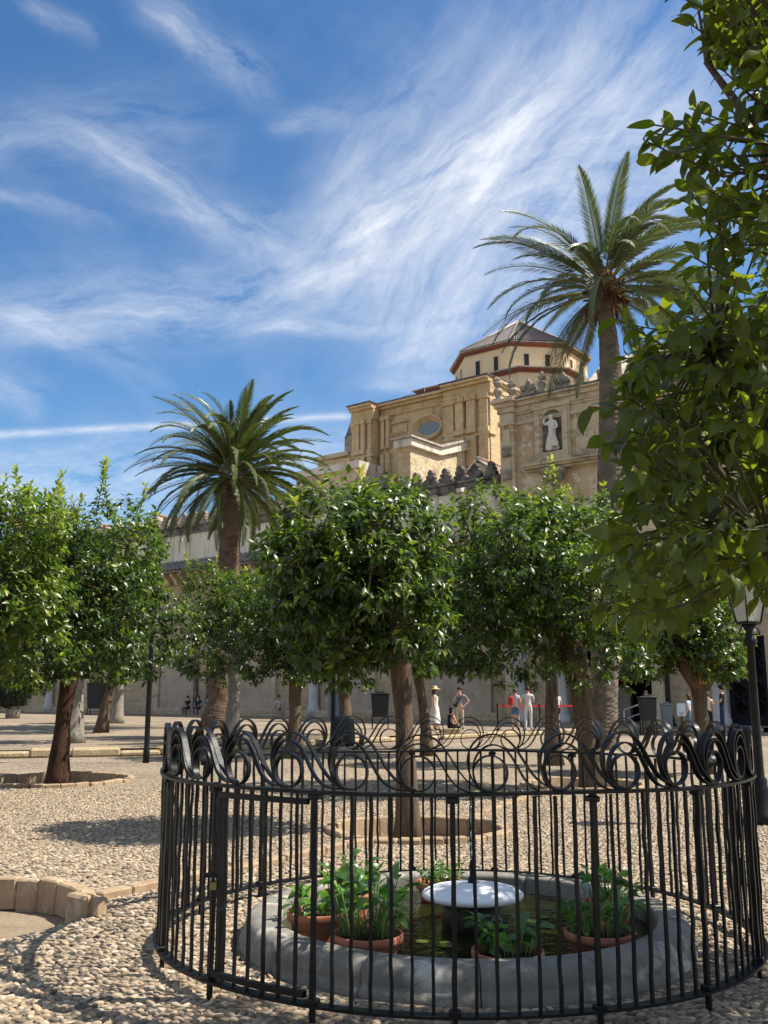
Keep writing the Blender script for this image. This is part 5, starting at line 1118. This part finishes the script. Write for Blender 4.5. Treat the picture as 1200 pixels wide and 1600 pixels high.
lamp(1046, 1135, .2, 4.6, .13, 'slim lamp post with a ringed top before the stone pillar at right')
def bin_(px, py, z, wd, h, stand, label, body='binblack'):
    p = GP(px, py, z); e = empty('litter_bin', p, label, 'litter bin', 'litter bins in the courtyard'); b = MB()
    if stand:
        for sx in (-1, 1):
            for sy in (-1, 1): b.box(p+Vector((sx*wd*.42, sy*wd*.3, stand/2)), .05, .05, stand)
            b.box(p+Vector((sx*wd*.42, 0, stand*.5)), .04, wd*.6, .04)
        b.box(p+Vector((0, -wd*.3, stand*.5)), wd*.8, .04, .04); b.build('stand', M['iron'], e)
    b = MB(); b.prism([(-wd*.42, stand), (wd*.42, stand), (wd*.5, stand+h), (-wd*.5, stand+h)], wd*.7, o=p-Vector((0, wd*.35, 0))); b.build('bin_body', M[body], e, bevel=.03)
    b = MB(); b.box(p+Vector((0, 0, stand+h+.03)), wd*1.08, wd*.8, .07); b.box(p+Vector((0, 0, stand+h+.1)), wd*.5, wd*.5, .07); b.build('lid', M[body], e, bevel=.02)
bin_(594, 1139, .2, .8, .95, .5, 'black litter bin on a metal stand left of the centre trunk')
bin_(524, 1124, .2, .85, 1.5, 0, 'dark grey wheeled bin by the wall with a white bag on top', 'cloth_grey')
q = GP(524, 1124, .2); b = MB(); b.lathe(q+Vector((0, 0, 1.62)), [(.3, 0), (.42, .12), (.36, .3), (.1, .4)], 9); tag(b.build('rubbish_bag', M['cloth_white']), 'white rubbish bag lying on the dark grey wheeled bin', 'bag')
bin_(150, 1117, .2, 1.3, 1.75, .45, 'black litter bin standing by the far left wall behind the slanting trunk')
bin_(1014, 1149, 0, .68, .9, .6, 'dark litter bin on a stand in front of the seated auburn haired woman')
bin_(1043, 1140, .2, .45, 1.0, 0, 'grey box bin at the foot of the stone pillar near the dark doorway', 'cloth_grey')
p = GP(535, 1166, 0); b = MB(); b.lathe(p, [(.36, 0), (.42, .1), (.40, .6), (.34, .85), (.2, .95), (.06, 1.0)], 12, sxy=(1, .8)); b.box(p+Vector((-.3, -.2, .5)), .12, .12, .5); tag(b.build('rubbish_sack', M['binblack']), 'black rubbish sack at the foot of the thin lamp post left of centre', 'sack')
def post_(px, py, lb, z=.2):
    p = GP(px, py, z); b = MB(); b.lathe(p, [(.16, 0), (.16, .03), (.03, .06), (.03, .98), (.05, 1.0), (.05, 1.06)], 12); tag(b.build('barrier_post', M['iron']), lb, 'barrier post', 'barrier posts holding the red tape'); return p+Vector((0, 0, .97))
bp_ = [post_(778, 1141, 'slim black barrier post left of the woman in the white tank top'), post_(844, 1140, 'slim black barrier post just right of the man in white trousers'), post_(906, 1139, 'slim black barrier post behind the leaning trunk at the dark doorway')]
for a, c, lb in ((bp_[0], bp_[1], 'red barrier tape stretched in front of the woman in the white tank top'), (bp_[1], bp_[2], 'red barrier tape stretched in front of the dark doorway')):
    b = MB(); b.box((a+c)/2, (c-a).length, .012, .07, X=(c-a)); tag(b.build('barrier_tape', M['cloth_red']), lb, 'tape')
hr = empty('handrail', GP(990, 1141, .2), 'sloping steel handrail beside the steps of the dark doorway', 'handrail')
b = MB(); A_, B_ = PX(975, 1110, 43), PX(1003, 1099, 43); b.tube([A_, B_], .04, 8); b.tube([A_+Vector((0, 0, -.4)), B_+Vector((0, 0, -.4))], .03, 8); b.build('rail', M['steel'], hr)
b = MB(); b.tube([A_, Vector((A_.x, A_.y, .2))], .035, 8); b.tube([B_, Vector((B_.x, B_.y, .2))], .035, 8); b.build('rail_post', M['steel'], hr)
sg_ = empty('notice_board', GP(1064, 1141, .2), 'small white notice board on a post by the stone pillar at right', 'sign')
pc_ = PX(1064.5, 1109, 42.0); b = MB(); b.box(pc_, .37, .03, .54); b.build('board', M['signwhite'], sg_); b = MB(); b.box(Vector((pc_.x, pc_.y+.03, pc_.z/2)), .05, .03, pc_.z); b.build('sign_post', M['iron'], sg_)
b = MB()
for k in range(3): b.box(pc_+Vector((0, -.017, -.13-.04*k)), .2-.04*k, .004, .016)
b.build('printed_lines', M['ink'], sg_)

# ------------------------------------------------------------------ people
def person(px, py, z, face, label, pose='stand', h=1.7, top='cloth_white', legs='jeans', skin_legs=False, sleeves=True, hair='hair_dark', hat=None, longhair=False, female=False, dress=None, at=None, seat=.45, extra=None, arm='down', feet='binblack', group=None):
    p = at if at is not None else GP(px, py, z)
    J = {}
    sh = .175 if female else .2
    def S(n_, c, r): J[n_] = (c, r)
    if pose == 'stand':
        S('pel', (0, 0, .93), (.155, .115)); S('wai', (0, 0, 1.1), (.13, .1)); S('che', (0, -.01, 1.32), (.165, .115)); S('nec', (0, 0, 1.47), .058)
        for sg, sd in ((-1, 'l'), (1, 'r')):
            S('hip'+sd, (sg*.09, 0, .86), .1); S('kne'+sd, (sg*.1, .02+.03*sg, .5), .062); S('ank'+sd, (sg*.11, -.01+.05*sg, .09), .042); S('toe'+sd, (sg*.13, .13+.05*sg, .035), .034)
        base = 0
    else:
        S('pel', (0, 0, seat+.06), (.165, .125)); S('wai', (0, .03, seat+.24), (.14, .11)); S('che', (0, .07, seat+.46), (.165, .12)); S('nec', (0, .1, seat+.62), .058)
        for sg, sd in ((-1, 'l'), (1, 'r')):
            S('hip'+sd, (sg*.1, .05, seat+.05), .1); S('kne'+sd, (sg*.14, .42, seat+.08), .064); S('ank'+sd, (sg*.12, .40, .09), .042); S('toe'+sd, (sg*.13, .56, .035), .034)
        base = 0
    nx, ny, nz = J['nec'][0]; cx_, cy_, cz_ = J['che'][0]
    S('chin', (nx, ny+.02, nz+.09), .062); S('hea', (nx, ny+.015, nz+.17), (.078, .09)); S('crn', (nx, ny, nz+.235), .05); S('nos', (nx, ny+.105, nz+.15), .012)
    for sg, sd in ((-1, 'l'), (1, 'r')):
        s0 = Vector((cx_+sg*sh, cy_, cz_+.08)); S('sho'+sd, tuple(s0), .056)
        mode = arm if isinstance(arm, str) else arm[0 if sg < 0 else 1]
        if mode == 'down': e0, w0 = s0+Vector((sg*.05, -.02, -.28)), s0+Vector((sg*.06, .05, -.52))
        elif mode == 'hip': e0, w0 = s0+Vector((sg*.17, -.05, -.24)), s0+Vector((sg*.0, .05, -.42))
        elif mode == 'face': e0, w0 = s0+Vector((sg*.06, .14, -.24)), s0+Vector((-sg*.1, .2, .02))
        elif mode == 'fwd': e0, w0 = s0+Vector((sg*.04, .06, -.27)), s0+Vector((-sg*.05, .3, -.24))
        elif mode == 'lap': e0, w0 = s0+Vector((sg*.06, .06, -.26)), s0+Vector((-sg*.06, .26, -.36))
        S('elb'+sd, tuple(e0), .042); S('wri'+sd, tuple(w0), .029); d = (w0-e0).normalized(); S('pal'+sd, tuple(w0+d*.06), (.036, .02))
        sv = d.cross(Vector((sg*.3, .9, .2))).normalized()
        for k in range(4): S('fi%d%s' % (k, sd), tuple(w0+d*(.135+.012*(1.5-abs(k-1.5)))+sv*(k-1.5)*.017+Vector((0, .01, 0))), .008)
        S('thu'+sd, tuple(w0+d*.085+sv*.05), .009)
    bones = [('pel', 'wai'), ('wai', 'che'), ('che', 'nec'), ('nec', 'chin'), ('chin', 'hea'), ('hea', 'crn'), ('hea', 'nos')]
    for sd in 'lr':
        bones += [('pel', 'hip'+sd), ('hip'+sd, 'kne'+sd), ('kne'+sd, 'ank'+sd), ('ank'+sd, 'toe'+sd), ('che', 'sho'+sd), ('sho'+sd, 'elb'+sd), ('elb'+sd, 'wri'+sd), ('wri'+sd, 'pal'+sd), ('pal'+sd, 'thu'+sd)]+[('pal'+sd, 'fi%d%s' % (k, sd)) for k in range(4)]
    mats = [M['skin'], M[top], M[legs], M[feet]]
    def bmf(a, c):
        if c in ('wai',) : return lambda t, q: 2 if t < .4 and not dress else 1
        if a == 'wai' or c[:3] == 'sho': return 1
        if a == 'che' and c == 'nec': return lambda t, q: 1 if t < .55 else 0
        if c[:3] == 'hip': return 2
        if c[:3] == 'kne': return (lambda t, q: 2 if t < .62 else 0) if skin_legs else 2
        if c[:3] == 'ank': return 0 if skin_legs else 2
        if c[:3] == 'toe': return 3
        if a[:3] == 'sho': return (lambda t, q: 1 if t < .62 else 0) if sleeves else 0
        return 0
    e = empty('person', p, label, 'person', group)
    me = skin_mesh('body', J, bones, mats, bmf, 1); k = h/1.73
    Rm = Matrix.Translation(p) @ Matrix.Rotation(face, 4, 'Z') @ Matrix.Scale(k, 4); me.transform(Rm)
    link('body', me, e)
    def T(v): return Rm @ Vector(v)
    hd = J['hea'][0]; b = MB()
    cap_ = [(.012, .128), (.05, .118), (.083, .08), (.097, .03), (.094, -.02), (.082, -.05)]
    b.lathe((hd[0], hd[1]-.018, hd[2]-.005), cap_ if not longhair else cap_+[(.09, -.1), (.085, -.17), (.05, -.2)], 12, sxy=(1, 1.02))
    b.v = [tuple(T(Vector(v)-Vector((0, .03 if v[2] < hd[2] else 0, 0)))) for v in b.v]; b.build('hair', M[hair], e)
    b = MB()
    for sg in (-1, 1): b.lathe((hd[0]+sg*.032, hd[1]+.088, hd[2]+.0), [(.001, -.011), (.012, 0), (.001, .011)], 6)
    b.v = [tuple(T(v)) for v in b.v]; b.build('eyes', M['hair_dark'], e)
    if hat == 'straw':
        b = MB(); b.lathe((hd[0], hd[1]-.01, hd[2]+.045), [(.23, -.02), (.235, -.005), (.1, .02), (.1, .08), (.075, .115), (.01, .12)], 18); b.v = [tuple(T(v)) for v in b.v]; b.build('straw_hat', M['straw'], e)
    if hat == 'cap':
        b = MB(); b.lathe((hd[0], hd[1]-.01, hd[2]+.035), [(.101, 0), (.102, .04), (.08, .09), (.02, .108)], 14); b.box((hd[0], hd[1]+.14, hd[2]+.04), .13, .13, .015); b.v = [tuple(T(v)) for v in b.v]; b.build('cap', M['cloth_black'], e)
    if hat == 'glasses':
        b = MB(); b.box((hd[0], hd[1]+.092, hd[2]+.005), .15, .02, .035); b.v = [tuple(T(v)) for v in b.v]; b.build('sunglasses', M['binblack'], e)
    if dress:
        b = MB(); zl = .3; b.lathe((0, .0, 0), [(.30, zl), (.255, .6), (.2, .9), (.15, 1.08), (.172, 1.25), (.17, 1.38)], 16, sxy=(1, .8), cap=False); b.v = [tuple(T(v)) for v in b.v]; b.build('dress', M[dress], e)
    if extra == 'strap':
        b = MB(); c_ = J['che'][0]; b.tube([(-.14, .10, c_[2]+.13), (-.02, .135, c_[2]-.05), (.14, .10, c_[2]-.26)], .02, 6); b.tube([(-.14, -.1, c_[2]+.13), (.02, -.14, c_[2]-.05), (.14, -.1, c_[2]-.26)], .02, 6); b.box((.17, .06, c_[2]-.32), .14, .12, .14); b.v = [tuple(T(v)) for v in b.v]; b.build('strap_bag', M['binblack'], e)
    if extra == 'redbag':
        b = MB(); c_ = J['che'][0]; b.box((-.14, -.2, c_[2]-.1), .2, .14, .34); b.v = [tuple(T(v)) for v in b.v]; b.build('backpack', M['cloth_red'], e, bevel=.03)
    if extra == 'tote':
        b = MB(); b.box((-.3, .0, .72), .1, .3, .34); b.tube([(-.26, -.1, .88), (-.22, -.05, 1.4), (-.26, .1, .88)], .012, 5); b.v = [tuple(T(v)) for v in b.v]; b.build('tote_bag', M['leather'], e, bevel=.02)
    return e
C_ = lambda a: R(a)          # facing: 0 looks away from the camera (+Y), 180 towards it
person(680, 1142, .2, R(-100), 'woman in a straw hat and floral white dress walking past the slim leaning trunk', h=1.72, top='floral', legs='floral', skin_legs=True, sleeves=False, hair='hair', hat='straw', female=True, dress='floral', extra='tote', longhair=True)
person(719, 1141, .2, R(165), 'man in a grey t-shirt and sunglasses with one hand on his hip', h=1.74, top='cloth_grey', legs='beige', hat='glasses', arm=('hip', 'face'), extra='strap')
person(703, 1150, 0, R(-60), 'dark haired woman sitting on a low step beside the man in grey', pose='sit', h=1.6, top='cloth_black', legs='cloth_black', sleeves=False, longhair=True, female=True, seat=.4, arm='lap', at=GP(703, 1154, 0))
person(806, 1141, .2, R(-20), 'woman in a white tank top and denim shorts with a red backpack', h=1.68, top='cloth_white', legs='jeans', skin_legs=True, sleeves=False, hair='hair', female=True, extra='redbag')
person(826, 1142, .2, R(-5), 'man seen from behind in a white t-shirt and pale trousers', h=1.76, top='cloth_white', legs='cloth_white', hair='hair_dark', arm=('down', 'fwd'))
person(871, 1138, .2, R(20), 'woman in a white top and black shorts standing by the doorway column', h=1.62, top='cloth_white', legs='cloth_black', skin_legs=True, hair='hair', female=True, longhair=True)
person(1012, 1149, 0, R(175), 'auburn haired woman in jeans sitting behind the litter bin on a stand', pose='sit', h=1.7, top='cloth_black', legs='jeans', hair='hair_light', female=True, longhair=True, seat=.95, at=GP(1012, 1146, 0))
person(1078, 1144, .2, R(60), 'person in a light blue shirt half hidden behind the forked trunk', h=1.45, top='cloth_light', legs='jeans', hair='hair', longhair=True)
person(1109, 1146, .2, R(-30), 'woman with tied hair and a patterned top to the right of the forked trunk', h=1.52, top='floral', legs='cloth_black', sleeves=False, hair='hair', female=True)
person(1131, 1146, .2, R(70), 'man in a black cap and dark t-shirt looking down at his hands', h=1.78, top='cloth_black', legs='cloth_blue', hat='cap', arm='fwd')
def ledge(px, off=-.2): s = WP(px, 1110, off)[0]; return W(s, off-.12, 0)
person(0, 0, 0, R(150), 'person in dark clothes on the wall ledge, left of the seated three', pose='sit', h=1.8, top='cloth_black', legs='cloth_blue', seat=.58, arm='lap', at=ledge(296)+Vector((0, 0, .02)))
person(0, 0, 0, R(165), 'person in blue with dark hair, middle of the three seated at the wall', pose='sit', h=1.85, top='cloth_blue', legs='cloth_blue', seat=.58, arm='lap', longhair=True, at=ledge(312)+Vector((0, 0, .02)))
person(0, 0, 0, R(190), 'person in pale trousers, right one of the three seated at the wall', pose='sit', h=1.85, top='cloth_grey', legs='cloth_light', seat=.58, arm='lap', at=ledge(327)+Vector((0, 0, .02)))
person(0, 0, 0, R(200), 'man in shorts and a white shirt sitting alone on the wall ledge', pose='sit', h=1.85, top='cloth_white', legs='cloth_grey', skin_legs=True, seat=.58, arm='lap', at=ledge(437)+Vector((0, 0, .02)))
s_, z_ = WP(333, 800, .7); person(0, 0, 0, R(160), 'person in red standing on the wall top among the merlons behind the stout palm', h=1.6, top='cloth_red', legs='cloth_red', at=W(s_, 1.3, WZ+.1))
wbox(MB(), s_-2, s_+2, 1.06, 1.6, WZ-1, WZ+.1).build('roof_walk', M['greytile'], wall)
b = MB(); g_ = GP(703, 1154, 0); b.box(g_+Vector((0, 0, .19)), .8, .5, .38); tag(b.build('stone_step', M['kerb'], bevel=.02), 'low stone step under the seated dark haired woman', 'step')
b = MB(); g_ = GP(1012, 1146, 0); b.box(g_+Vector((0, 0, .46)), .5, .4, .92); tag(b.build('stone_block', M['kerb'], bevel=.02), 'stone block under the seated auburn haired woman behind the bin', 'block')
